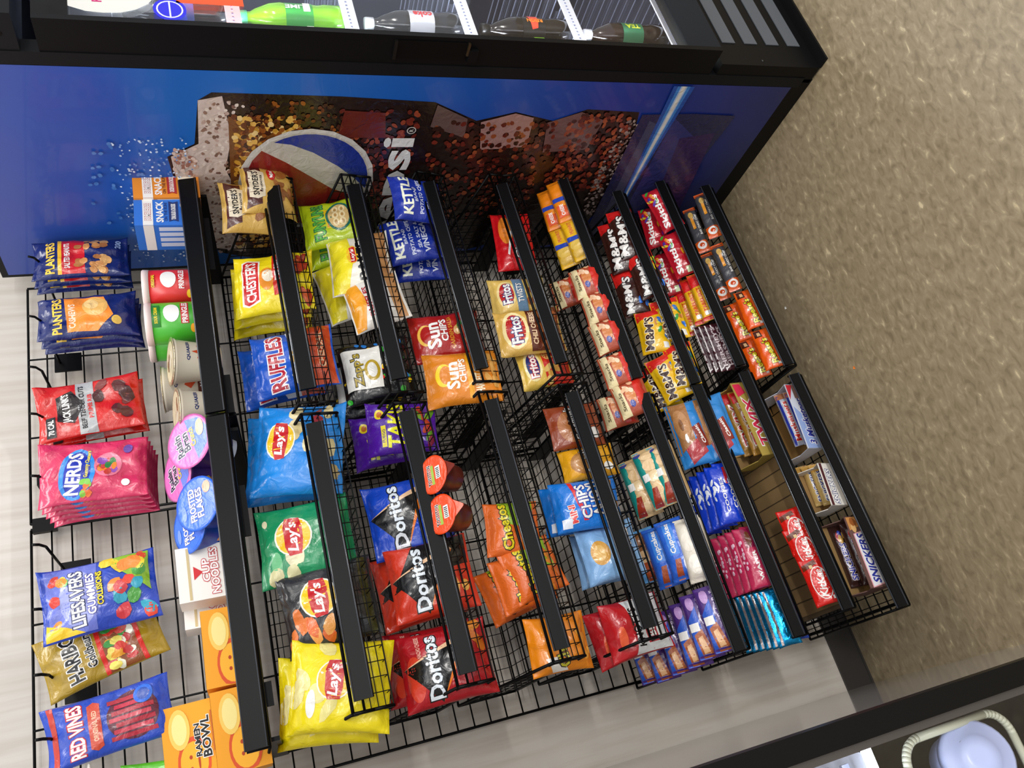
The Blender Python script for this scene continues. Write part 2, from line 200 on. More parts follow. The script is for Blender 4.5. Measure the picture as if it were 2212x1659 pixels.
'ranch_bag':('bag',0.165,.05,'chip_bag','snack bag','1748c4',[]+dori()+[('t','COOL RANCH',.55,-.55,.6,.1,'a8c4f0',None,0,0),('b',3,.3,-.9,.9,-.6,.2,.1,['d8903a'])]),
'flame_bag':('bag',0.165,.05,'chip_bag','snack bag','d83a22',[('p',[(-.2,.95),(.97,.3),(.97,-.95),(.2,-.95)],'181412')]+dori()+[('t','Flamas',.55,-.25,.7,.2,'d8e818',None,0,.2),('b',4,-.8,-.9,-.2,-.4,.2,.12,['e88a3a','f0b050'])]),
'nacho_bag':('bag',0.17,.055,'chip_bag','snack bag','b01420',[('e',-.2,.7,.6,.2,'d8402a')]+dori()+[('t','NACHO CHEESE',.6,.55,.6,.1,'f0b0a0',None,0,0),('b',4,.3,-.9,.9,-.55,.24,.12,['e08a2a','d07018'])]),
'kettle_bag':('bag',0.135,.045,'chip_bag','snack bag','17309a',[('t','KETTLE',0,.55,1.7,.36,'e8ecd8',None,0,0),('t','BRAND',0,.26,.8,.12,'c8d0e8',None,0,0),('t','POTATO CHIPS',0,.04,1.6,.15,'c8d0e8',None,0,0),('t','SEA SALT &',0,-.25,1.2,.14,'c8d0e8',None,0,0),('t','VINEGAR',0,-.48,1.6,.22,'d0d8ee',None,0,0)]),
'multigrain_red_bag':('bag',0.165,.05,'chip_bag','snack bag','a81c18',[('e',0,.6,.45,.24,'e8b84a'),('e',0,.56,.38,.2,'a81c18'),('t','Sun',-.05,.4,1.1,.4,W,None,0,0),('t','CHIPS',.1,.08,1.0,.2,W,None,0,0),('t','GARDEN SALSA',0,-.12,1.4,.12,'d88a2a',None,0,0),('b',7,-.6,-.85,.8,-.25,.34,.14,['c89858','b8442c','d8a868','3f7a34'])]),
'multigrain_orange_bag':('bag',0.165,.05,'chip_bag','snack bag','d8801c',[('e',0,.5,.42,.24,'f0d030'),('e',0,.45,.34,.18,'d8801c'),('t','Sun',-.05,.28,1.0,.36,'f0ece0',None,0,0),('t','CHIPS',.1,0,.9,.18,'f0ece0',None,0,0),('r',-.9,-.26,.9,-.12,'e8a01c'),('t','HARVEST CHEDDAR',0,-.42,1.5,.24,'f4e4c0',None,0,0),('b',5,-.7,-.9,.7,-.65,.3,.12,['d8a050'])]),
'dip_cup':('cup',.06,.085,'dip_cup','dip cup','5a1e14',[],[('e',0,0,.99,.99,'e2481c'),('t','TOSTITOS',0,.25,1.2,.26,K,W,0,0),('r',-.6,-.12,.5,.08,'9ab84a'),('r',-.35,-.6,.35,-.25,W)]+[('r',-.3+.1*i,-.55,-.25+.1*i,-.3,K) for i in range(6)]),
'curl_bag':('bag',0.112,.045,'chip_bag','snack bag','e26a24',[('p',[(.1,.3),(.97,.5),(.97,-.8),(-.2,-.8)],'98c028'),('t','Cheetos',0,.3,1.75,.4,'e8d424',K,8,0),('b',10,-.9,-.85,.6,-.3,.3,.07,['e8902a','d8701c'])]),
'puff_bag':('bag',0.125,.05,'chip_bag','snack bag','ec8a14',[('p',[(-.97,.4),(-.5,.6),(-.5,.2),(-.97,-.1)],'f0ece4'),('t','Cheetos',0,.1,1.75,.38,'d8cc34',K,8,0),('b',5,-.8,-.85,.7,-.5,.3,.12,['f0a838','e89020'])]),
'hot_chip_bag':('bag',0.1,.04,'chip_bag','snack bag','c8141c',[('e',.3,.4,.5,.36,'e8842a'),('p',[(-.6,.35),(.2,.1),(.25,.18),(-.55,.45)],W),('p',[(-.2,-.6),(.7,-.1),(.72,-.2),(-.15,-.7)],W),('t','CHIPS',-.2,-.1,1.0,.26,W,K,0,0)]),
'twist_bag':('bag',0.14,.045,'chip_bag','snack bag','e0bc62',[('e',0,.45,.75,.34,'f0d894'),('e',0,.45,.62,.26,'b8201c'),('t','Fritos',0,.45,1.1,.34,W,'1c2a6a',0,0),('p',[(-.97,.1),(.97,.2),(.97,-.2),(-.97,-.25)],'6a8aa8'),('t','TWISTS',0,-.03,1.1,.22,W,'2a4a70',0,0),('b',12,-.85,-.9,.85,-.3,.25,.08,['c8702c','a85820'])]),
'chili_bag':('bag',0.155,.05,'chip_bag','snack bag','d8ae54',[('e',0,.45,.85,.4,'f0dca0'),('e',0,.45,.72,.3,'b8201c'),('t','Fritos',0,.45,1.25,.36,W,'1c2a6a',0,0),('r',-.97,-.25,.97,.05,'5a2614'),('t','CHILI CHEESE',0,-.1,1.5,.16,'e8c8a0',None,0,0),('r',-.97,-.97,.97,-.25,'6a3014'),('b',16,-.85,-.9,.85,-.3,.25,.12,['c87038','b05c28'])]),
'corn_bag':('bag',0.13,.045,'chip_bag','snack bag','dcb850',[('e',0,.5,.75,.34,'f0e0a0'),('e',0,.5,.62,.25,'1c2a6a'),('t','Fritos',0,.5,1.2,.32,W,'b8201c',0,0),('p',[(-.97,.1),(.97,.1),(.97,-.95),(-.97,-.95)],'c8281c'),('b',10,-.8,-.8,.8,-.0,.28,.14,['e8c070','d8a040'])]),
'cookie_bag_brown':('bag',0.121,.04,'cookie_bag','snack bag','8a3c20',[('e',-.1,.1,.75,.62,'a8683a'),('b',10,-.6,-.3,.4,.5,.09,.07,['3a180c']),('t',"Grandma's",.0,.1,1.6,.3,W,K,12,.2),('e',-.5,-.65,.25,.18,W)]),
'cookie_bag_yellow':('bag',0.121,.04,'cookie_bag','snack bag','e0a018',[('e',-.1,.15,.72,.6,'b07a40'),('e',-.1,.18,.55,.45,'c08a50'),('t',"Grandma's",.0,.1,1.6,.3,W,K,12,.2),('e',-.5,-.65,.25,.18,W)]),
'mini_cookie_bag':('bag',0.145,.045,'cookie_bag','snack bag','1678d8',[('p',[(-.7,.2),(.9,.5),(.9,.38),(-.7,.05)],'d82828'),('t','CHIPS',.05,.12,1.4,.32,W,'1c3a9a',6,0),('t','AHOY!',.1,-.22,1.4,.32,W,'1c3a9a',6,0),('t','MINI',-.4,.5,.7,.2,'e04040',W,6,0),('r',-.9,.55,-.55,.85,'e0e8f4'),('b',6,-.7,-.9,.8,-.5,.2,.12,['b8803c'])]),
'pale_cookie_bag':('bag',0.125,.04,'cookie_bag','snack bag','86b4e4',[('e',0,.4,.45,.34,'dca44c'),('e',0,.42,.3,.2,'eec070'),('e',.4,-.3,.22,.16,'c07a34'),('t','Cookies',0,-.62,1.4,.26,'f0e8e0','40302c',0,.2)]),
'berry_bag':('bag',0.135,.045,'cookie_bag','snack bag','b81820',[('p',[(-.97,.3),(0,.1),(.97,.3),(.97,-.95),(-.97,-.95)],'dfe2e2'),('t',"KNOTT'S",-.05,.08,1.4,.26,K,None,0,.1),('r',-.7,-.5,.8,-.15,'a81828'),('t','BERRY',.05,-.33,1.1,.24,W,None,0,0),('e',-.3,.6,.4,.14,'e8603a')]),
'cracker_orange':('bar',.052,.026,'cracker_pack','snack pack','e88414',[('b',5,-.8,-.5,.0,.7,.2,.5,['f0981c','ec8c14']),('p',[(-.1,.9),(.1,.9),(.0,-.9),(-.2,-.9)],'2846b0'),('p',[(-.9,.7),(-.3,.7),(-.4,-.3),(-.9,-.3)],'e05a28'),('t','CHEESE',-.55,.2,.5,.4,W,None,0,0)]),
'cracker_yellow':('bar',.052,.026,'cracker_pack','snack pack','e8b41c',[('e',-.7,0,.26,.85,'d8b04a'),('e',-.35,0,.26,.85,'e0bc58'),('p',[(-.1,.9),(.12,.9),(.0,-.9),(-.2,-.9)],'2846b0'),('t','PEANUT',.5,.2,.6,.4,'d8703a',None,0,0)]),
'cake_bag':('bag',.08,.04,'snack_cake_bag','snack pack','a84a30',[('p',[(-.97,.9),(.97,.9),(.97,.45),(-.97,.3)],'e8d8a8'),('t','Snacks',-.1,.6,1.1,.2,'5a4a30',None,0,.2),('e',.1,.0,.5,.3,'c87838'),('e',-.4,.05,.2,.16,'2c3a90'),('r',-.95,-.85,.95,-.3,'c8281c'),('b',5,.2,-.2,.9,.4,.2,.14,['e8b890','f0d0b0'])]),
'donut_pack':('bar',.06,.045,'donut_pack','snack pack','c8a878',[('r',-.97,.45,.97,.95,'1a9088'),('e',-.75,-.1,.19,.62,'e0c090'),('e',-.38,-.1,.19,.62,'dcb884'),('e',0,-.1,.19,.62,'e4c898'),('e',.38,-.1,.19,.62,'dcb884'),('e',.75,-.1,.19,.62,'e0c090'),('p',[(-.95,.9),(-.35,.5),(-.35,.1),(-.95,.2)],'9a3018'),('r',-.1,.3,.15,.8,W),('e',.85,.6,.1,.3,'3a4aa0')]),
'iced_cake_pack':('bar',.06,.045,'snack_cake_pack','snack pack','68a8e0',[('e',.5,.1,.4,.6,'8a5a34'),('e',-.1,.2,.25,.5,'d8b080'),('p',[(-.95,.5),(-.3,.6),(-.3,-.4),(-.95,-.5)],'a04820')]),
'blue_cake_pack':('bar',.06,.045,'snack_cake_pack','snack pack','2a62cc',[('r',-.2,-.2,.95,.5,'3f86e0'),('t','Cupcakes',.35,.15,1.0,.5,W,None,0,0),('p',[(-.97,.6),(-.35,.3),(-.35,-.1),(-.97,.1)],'a04820'),('e',-.6,-.5,.3,.3,'d8dce8')]),
'white_cake_pack':('bar',.06,.045,'snack_cake_pack','snack pack','e4dccc',[('p',[(-.9,-.4),(.95,-.2),(.95,-.5),(-.9,-.75)],'8a84c8'),('e',-.5,.2,.3,.5,'f2ece0'),('e',.2,.3,.3,.5,'eee6d8')]),
'swiss_pack':('bar',.055,.035,'snack_cake_pack','snack pack','4a2a78',[('p',[(-.97,.9),(.2,.9),(.6,.1),(-.97,.0)],'2c5ac4'),('p',[(-.95,.55),(-.25,.75),(-.1,.1),(-.95,-.35)],'a8582c'),('p',[(-.9,.4),(-.35,.55),(-.3,.2),(-.9,-.1)],'e0b080'),('r',-.15,.2,.1,.9,W),('t','Swiss Rolls',.45,-.3,.9,.4,'d8c8e8',None,0,0),('e',.7,.4,.22,.3,'b890c8')]),
'brown_candy':('bag',0.075,.03,'candy_pouch','candy','3a1d17',[('p',[(.55,.95),(.97,.95),(.97,-.95),(.8,-.95)],'c81c1c'),('t',"M&M'S",-.1,.3,1.6,.7,'f0ece8',K,-8,0),('b',3,-.4,-.7,.2,-.4,.2,.16,['8a5a4a'])]),
'red_candy':('bag',0.075,.03,'candy_pouch','candy','3a1d17',[('p',[(.3,.95),(.97,.95),(.97,-.95),(.6,-.95)],'d82420'),('t',"M&M'S",-.15,.3,1.5,.6,'f0ece8',K,-8,0),('b',6,-.8,-.9,.5,-.4,.18,.16,['e8d020','2a70d0','3a9a3a','d84a20'])]),
'yellow_candy':('bag',0.075,.032,'candy_pouch','candy','ecba14',[('p',[(.5,.95),(.97,.95),(.97,-.95),(.75,-.95)],'d82820'),('t',"M&M'S",-.15,.3,1.5,.62,'3a1d17','f4e8c8',-8,0),('b',7,-.6,-.9,.6,-.35,.18,.16,['3a9a3a','2a70d0','c8803c','e8d84a']),('r',-.9,-.85,-.65,-.5,W)]),
'big_cookie_bag':('bag',0.085,.04,'cookie_bag','snack bag','2f86d0',[('p',[(-.6,.95),(.97,.95),(.97,-.2),(-.3,-.1)],'a87444'),('e',.25,.4,.5,.42,'c08a58'),('e',.25,.42,.2,.12,'8a5a34'),('p',[(-.97,.4),(-.5,.6),(-.2,-.4),(-.7,-.6)],'b02430'),('p',[(-.6,-.3),(.1,-.1),(.2,-.6),(-.5,-.8)],'8a2c20'),('t','Classic',-.15,-.45,.6,.2,W,None,12,0),('e',-.2,.35,.14,.1,W)]),
'royal_pack':('bag',0.058,.02,'cookie_pack','snack pack','0f3cc8',[('b',7,-.5,.3,.5,.8,.12,.1,['e8eef8']),('t','COOKIES',-.05,.0,1.2,.3,W,None,0,0),('r',.3,-.6,.9,-.35,'c82434')]),
'pink_pack':('bag',0.055,.018,'wafer_pack','snack pack','c02a54',[('b',9,-.5,.6,.6,.9,.07,.09,['f0c8d8']),('r',.3,-.95,.95,.4,'8a1440'),('e',.6,.0,.26,.24,'6a3418'),('t','WAFER',-.3,-.1,1.0,.3,W,None,0,0)]),
'cereal_bar':('bag',0.05,.02,'cereal_bar','snack bar','153a9c',[('t','KRISPIES',.3,.35,1.1,.3,'b8c8ec',None,0,0),('e',-.4,.0,.3,.4,'a8bcd8'),('e',.75,.3,.1,.14,'c8502a')]),
'cyan_bar':('foil',0.05,.02,'cereal_bar','snack bar','159ad8',[('r',-.95,.55,.95,.75,'e8d8d4')]),
'rainbow_candy':('bag',0.062,.028,'candy_pouch','candy','b41828',[('t','Skittles',-.1,.35,1.6,.55,W,None,-4,0),('b',7,.3,.2,.95,.95,.14,.12,['3aa03a','e8c820','5a3aa0','e07020']),('b',5,-.9,-.8,.6,-.4,.14,.12,['e8a020','8a2090','3aa03a']),('r',-.95,-.5,-.7,-.1,'c8d8a8')]),
'chew_pack':('bar',.035,.02,'chew_pack','candy','ecb41c',[('r',.4,-.98,.98,.98,'d42020'),('r',-.98,-.98,-.85,.98,'d42020'),('t','STARBURST',-.2,.1,1.1,.6,'d8401c',None,0,0),('r',-.8,-.6,-.65,.4,W)]),
'choc_bar':('bag',0.042,.014,'chocolate_bar','candy','3e1420',[('r',-.97,.82,.97,.97,'d8d0d0'),('t',"HERSHEY'S",0,.2,1.7,.5,'c8b8bc',None,0,0)]),
'gold_tray':('tray',.055,.1,'display_carton','carton','a89040',[('t','TWIX',-.1,.05,1.3,.95,'d02048',W,0,.15),('p',[(.6,.8),(.95,.9),(.95,.1),(.7,-.2)],'d02048')]),
'twin_bar':('bar',.045,.02,'candy_bar','candy','a0742a',[('t','TWIX',-.1,.0,1.3,.85,'c01c20',W,0,.15),('r',.6,-.9,.95,.9,'c01c20')]),
'wafer_bar':('bag',.058,.014,'wafer_bar','candy','d81c14',[('e',-.1,-.1,.7,.75,W),('e',-.1,-.1,.66,.68,'d81c14'),('t','KitKat',-.1,-.1,1.15,.6,W,None,-8,.1),('p',[(.5,.9),(.75,.9),(.9,-.2),(.7,-.3)],'6a2c14'),('r',.55,.1,.7,.35,'e8c890'),('r',-.85,-.85,-.7,-.5,W)]),
'sport_bar':('bar',.036,.02,'sports_bar','snack bar','4a4a50',[('r',-.98,-.98,-.55,.98,'e05a14'),('r',.82,-.98,.98,.98,'e05a14'),('e',-.72,0,.15,.75,W),('e',-.72,0,.08,.4,'d04a10'),('r',0,-.1,.5,.35,'e89a28'),('t','BAR CHOC CHIP',.15,-.55,.9,.35,W,None,0,0),('e',.6,.1,.13,.4,'d8b060')]),
'cup_pack':('bag',.05,.014,'cup_pack','candy','ea5a0c',[('t',"Reese's",-.15,-.1,1.3,.7,'e8dc20','2a1408',6,.15),('p',[(.6,.8),(.95,.8),(.95,.1),(.6,.0)],'4a2010'),('p',[(.66,.5),(.85,.5),(.85,.2),(.66,.15)],'d8b080'),('r',-.9,-.8,-.78,-.5,W)]),
'blue_tray':('tray',.05,.13,'display_carton','carton','c8ccd8',[('p',[(-.98,.9),(.3,.9),(-.3,-.9),(-.98,-.9)],'8aa0d0'),('t',"3 Musketeers",-.1,.0,1.5,.8,'1c2a90',W,0,.2),('r',.55,-.9,.97,.3,'8a6a60'),('p',[(.5,.95),(.97,.95),(.97,.2)],'c02030')]),
'nougat_bar':('bar',.032,.02,'candy_bar','candy','b0b4c4',[('t','Musketeers',-.1,0,1.5,.9,'c8281c','f0e8e4',0,.1),('r',-.98,.5,.98,.85,'26349a'),('r',.75,-.98,.98,.98,'a86a48')]),
'tan_tray':('tray',.05,.08,'display_carton','carton','e2ddd4',[('t','SNICKERS',-.1,.1,1.6,.6,W,'1c1f70',0,.2),('r',-.98,.6,.98,.9,'4a1820')]),
'nut_bar':('bar',.035,.02,'candy_bar','candy','c8a868',[('t','SNICKERS',-.1,0,1.5,.8,'26307c',W,0,.1),('r',.6,-.98,.98,.98,'c89848'),('r',-.98,-.9,.98,-.6,'7a1c34')]),
'brown_tray':('tray',.06,.08,'display_carton','carton','6a4a44',[('p',[(-.98,.7),(.5,.7),(.6,-.6),(-.9,-.6)],'e8a8b0'),('p',[(-.95,.6),(.48,.6),(.56,-.5),(-.87,-.5)],'e8e8ec'),('t','SNICKERS',-.18,.05,1.35,.75,'24309a',None,0,.2),('p',[(.6,.9),(.97,.9),(.97,-.4),(.7,-.2)],'c88a4a'),('b',3,.65,0,.9,.7,.12,.3,['a05a24','e0b070'])]),
'brown_nut_bar':('bar',.036,.022,'candy_bar','candy','38201c',[('t','SNICKERS',-.2,0,1.2,.75,'26309c','e8dce0',0,.1),('b',4,.5,-.6,.9,.6,.14,.3,['d8a84a','c02c28','2a3aa0'])]),
})

def make(key, w):
    """builds one package, front towards -Y, standing on its origin; returns list of (name, mesh-builder)"""
    kind, H, T, nm, cat, bg, art = CAT[key][:7]; seed = sum(ord(c)*(i+3) for i, c in enumerate(key)); hw, hh = w/2, H/2; mb = MB()
    if kind in ('bag', 'bar', 'foil'):
        bar = kind == 'bar'; mk = 'foil' if kind == 'foil' else 'film'; big = H > .12
        def prof(u, v):
            u = min(abs(u), 1); v = min(abs(v), 1)
            if bar: uu = min(u/.9, 1); return (1-v**2.4)**.5*(1-uu**6)**.6
            vv = min(v/(.92 if big else .86), 1); return max(0, 1-u**2.6)**.55*max(0, 1-vv**3.2)**.6
        A = (.0052 if big else .002); fr = 24 if big else 45
        def base(x, z):
            u, v = x/hw, (z-hh)/hh; p = prof(u, v)
            n = noise.noise((x*fr, z*fr, seed*.37)); n2 = noise.noise((x*fr*2.6, z*fr*.9, seed*.71+9)); n3 = noise.noise((x*fr*.8+z*fr*.7, z*fr*.5-x*fr*.3, seed*.53+4)); n2 += .9-2.6*abs(n3)
            w_ = A*(n+.55*n2)*min(1, p*2+.25)
            if not bar: w_ += A*.9*math.sin(x*(170 if big else 300)+seed+3*n)*math.exp(-((1-abs(v))/.2)**2)*(1-abs(v)**10)
            bend = (.02 if big else .003)*noise.noise((x*9, seed*.11, v*1.3))*(v**4)
            xx = x*(1-(.055 if big else .03)*(1-v*v)) if not bar else x
            zz = z-.02*H*(1-u*u)*(v if not bar else 0)+(.006*H*noise.noise((x*30, seed, 0)) if abs(v) > .9 and not bar else 0)
            return xx, zz, T/2*p, w_, bend
        def fs(x, z, off):
            xx, zz, t, w_, bd = base(x, z); return (xx, -(t+max(w_, -t*.5)+.0004+off)+bd, zz)
        def bs(x, z):
            xx, zz, t, w_, bd = base(x, z); return (xx, (t*.8+.0004)+bd, zz)
        st = .0048 if big else .0042; nx = max(8, int(w/st)); nz = max(6, int(H/st)); G = []
        for j in range(nz+1):
            for i in range(nx+1): G.append((hw*(-1+2*i/nx), H*j/nz))
        q = [(j*(nx+1)+i, j*(nx+1)+i+1, (j+1)*(nx+1)+i+1, (j+1)*(nx+1)+i) for j in range(nz) for i in range(nx)]
        N = len(G); rim = list(range(nx+1))+[j*(nx+1)+nx for j in range(1, nz+1)]+[nz*(nx+1)+i for i in range(nx-1, -1, -1)]+[j*(nx+1) for j in range(nz-1, 0, -1)]
        mb.add([fs(x, z, 0) for x, z in G]+[bs(x, z) for x, z in G], q+[tuple(N+i for i in f[::-1]) for f in q]+[(rim[i], N+rim[i], N+rim[(i+1) % len(rim)], rim[(i+1) % len(rim)]) for i in range(len(rim))], M(bg, mk), True)
        print_on(mb, art, hw, hh, fs, mk, seed, st, hh)
        return [(nm, mb, None)]
    if kind == 'box':
        mb.box(-hw, -T/2, 0, hw, T/2, H, M(bg, 'paper')); e = .0006
        print_on(mb, art, hw, hh, lambda x, z, off: (x, -T/2-off, z), 'paper', seed, 0, hh)
        sd = [p for p in art if p[0] == 'r'][:1]
        print_on(mb, sd+[('r', -.7+.42*i, -.8, -.4+.42*i, .3, 'c8d4ea' if 'blue' in key else 'ece0cc') for i in range(4)] if 'snack' in key else [], T/2, hh, lambda x, z, off: (-hw-off, -x, z), 'paper', seed, 0, hh)
        print_on(mb, [('r', -.96, -.9, .96, .9, 'e6e0da')], hw, T/2, lambda x, z, off: (x, z, H+off), 'paper', seed, 0)
        return [(nm, mb, None)]
    if kind == 'tray':
        m1 = M(bg, 'paper'); mi = M('9a7a4c', 'paper'); t = .0018; hb = H*1.25
        mb.box(-hw, -T/2, 0, hw, -T/2+t, H, m1); mb.box(-hw, T/2-t, 0, hw, T/2, hb, mi); mb.box(-hw, -T/2, 0, hw, T/2, t, mi)
        for s_ in (-1, 1):
            x0, x1 = sorted((s_*hw, s_*(hw-t)))
            v = [(x, y, z) for x in (x0, x1) for y, z in ((-T/2, 0), (T/2, 0), (T/2, hb), (-T/2+.35*T, H*.75), (-T/2, H))]
            mb.add(v, [(0, 1, 2, 3, 4)[::-1], (5, 6, 7, 8, 9)]+[(i, (i+1) % 5, 5+(i+1) % 5, 5+i) for i in range(5)], m1)
        print_on(mb, art, hw, hh, lambda x, z, off: (x, -T/2-off, z), 'paper', seed, 0, hh)
        print_on(mb, [('r', -.97, -.97, .97, .97, '8a6a3c')], hw, T/2, lambda x, z, off: (x, z, t+off), 'paper', seed, 0)
        return [(nm, mb, None)]
    if kind == 'can':
        mb.lathe([(hw*.96, 0), (hw, .003), (hw, H-.012)], M(bg, 'plastic'), 32)
        print_on(mb, art, hw*1.2, hh*.9, lambda x, z, off: ((hw+off)*math.sin(x/hw), -(hw+off)*math.cos(x/hw), z), 'plastic', seed, .006, hh)
        lid = MB(); lid.lathe([(hw*1.03, H-.014), (hw*1.04, H-.002), (hw*1.0, H), (hw*.93, H-.003), (hw*.9, H-.003)], M('e8d4cf', 'plastic'), 32)
        return [(nm, mb, None), ('lid', lid, 0)]
    if kind == 'cup':
        rb = hw*.72; rr = lambda z: rb+(hw*.97-rb)*z/H
        mb.lathe([(rb*.9, 0), (rb, .003), (rr(H*.5), H*.5), (rr(H*.93), H*.93), (hw, H*.95), (hw, H)], M(bg, 'plastic'), 32)
        print_on(mb, art, hw*1.1, hh*.86, lambda x, z, off: ((rr(z)+off)*math.sin(x/hw), -(rr(z)+off)*math.cos(x/hw), z), 'plastic', seed, .006, hh*.92)
        lid = MB(); la = CAT[key][7]; lb = la[0][5]
        prof = [(hw*1.05, H), (hw*1.06, H+.0015), (hw*.95, H+.002)]
        lid.lathe(prof, M(lb, 'foil' if 'oat' in key else 'film'), 32)
        if 'dip' in key:
            lid.add([(-hw*.5, -hw*.9, H+.001), (hw*.5, -hw*.9, H+.001), (hw*.05, -hw*1.55, H-.003), (-hw*.05, -hw*1.55, H-.003)], [(0, 1, 2, 3), (3, 2, 1, 0)], M(lb, 'film'))
        print_on(lid, la, hw*.97, hw*.97, lambda x, z, off: (x, z, H+.0018+off), 'film', seed, 0)
        return [(nm, mb, None), ('lid', lid, 0)]
W_={'peanut_bag':0.1067,'cashew_bag':0.1113,'jerky_bag':0.1283,'cluster_bag':0.131,'fruit_bag':0.1374,'bear_bag':0.1152,'vine_bag':0.1083,'sour_bag':0.0765,'snack_box_blue':0.0719,'snack_box_orange':0.073,'chip_can':0.0848,'chip_can_green':0.0886,'oat_cup':0.0968,'oat_cup_green':0.0888,'bran_cup':0.1039,'flake_cup':0.0989,'noodle_box':0.1037,'ramen_box':0.1381,'pretzel_bag':0.1388,'fries_bag':0.1608,'ridged_bag':0.1516,'blue_bag':0.1996,'green_bag':0.1561,'black_bag':0.1524,'yellow_bag':0.1581,'ring_bag':0.136,'baked_bag':0.1641,'baked_ridged_bag':0.1264,'spotted_bag':0.1534,'purple_bag':0.1219,'ranch_bag':0.1596,'flame_bag':0.1483,'nacho_bag':0.1374,'kettle_bag':0.133,'multigrain_red_bag':0.1252,'multigrain_orange_bag':0.133,'dip_cup':0.0722,'curl_bag':0.1118,'puff_bag':0.1108,'hot_chip_bag':0.1812,'twist_bag':0.108,'chili_bag':0.1203,'corn_bag':0.1048,'cookie_bag_brown':0.1084,'cookie_bag_yellow':0.0758,'mini_cookie_bag':0.113,'pale_cookie_bag':0.1193,'berry_bag':0.1165,'cracker_orange':0.1282,'cracker_yellow':0.1238,'cake_bag':0.0849,'donut_pack':0.1386,'iced_cake_pack':0.1174,'blue_cake_pack':0.1324,'white_cake_pack':0.1364,'swiss_pack':0.1329,'brown_candy':0.1638,'red_candy':0.1467,'yellow_candy':0.1246,'big_cookie_bag':0.1668,'royal_pack':0.1429,'pink_pack':0.1391,'cereal_bar':0.1161,'cyan_bar':0.1244,'rainbow_candy':0.1408,'chew_pack':0.1455,'choc_bar':0.1408,'gold_tray':0.1992,'twin_bar':0.1748,'wafer_bar':0.1089,'sport_bar':0.16,'cup_pack':0.1187,'blue_tray':0.1783,'nougat_bar':0.1468,'tan_tray':0.1086,'nut_bar':0.1053,'brown_tray':0.1709,'brown_nut_bar':0.1506}
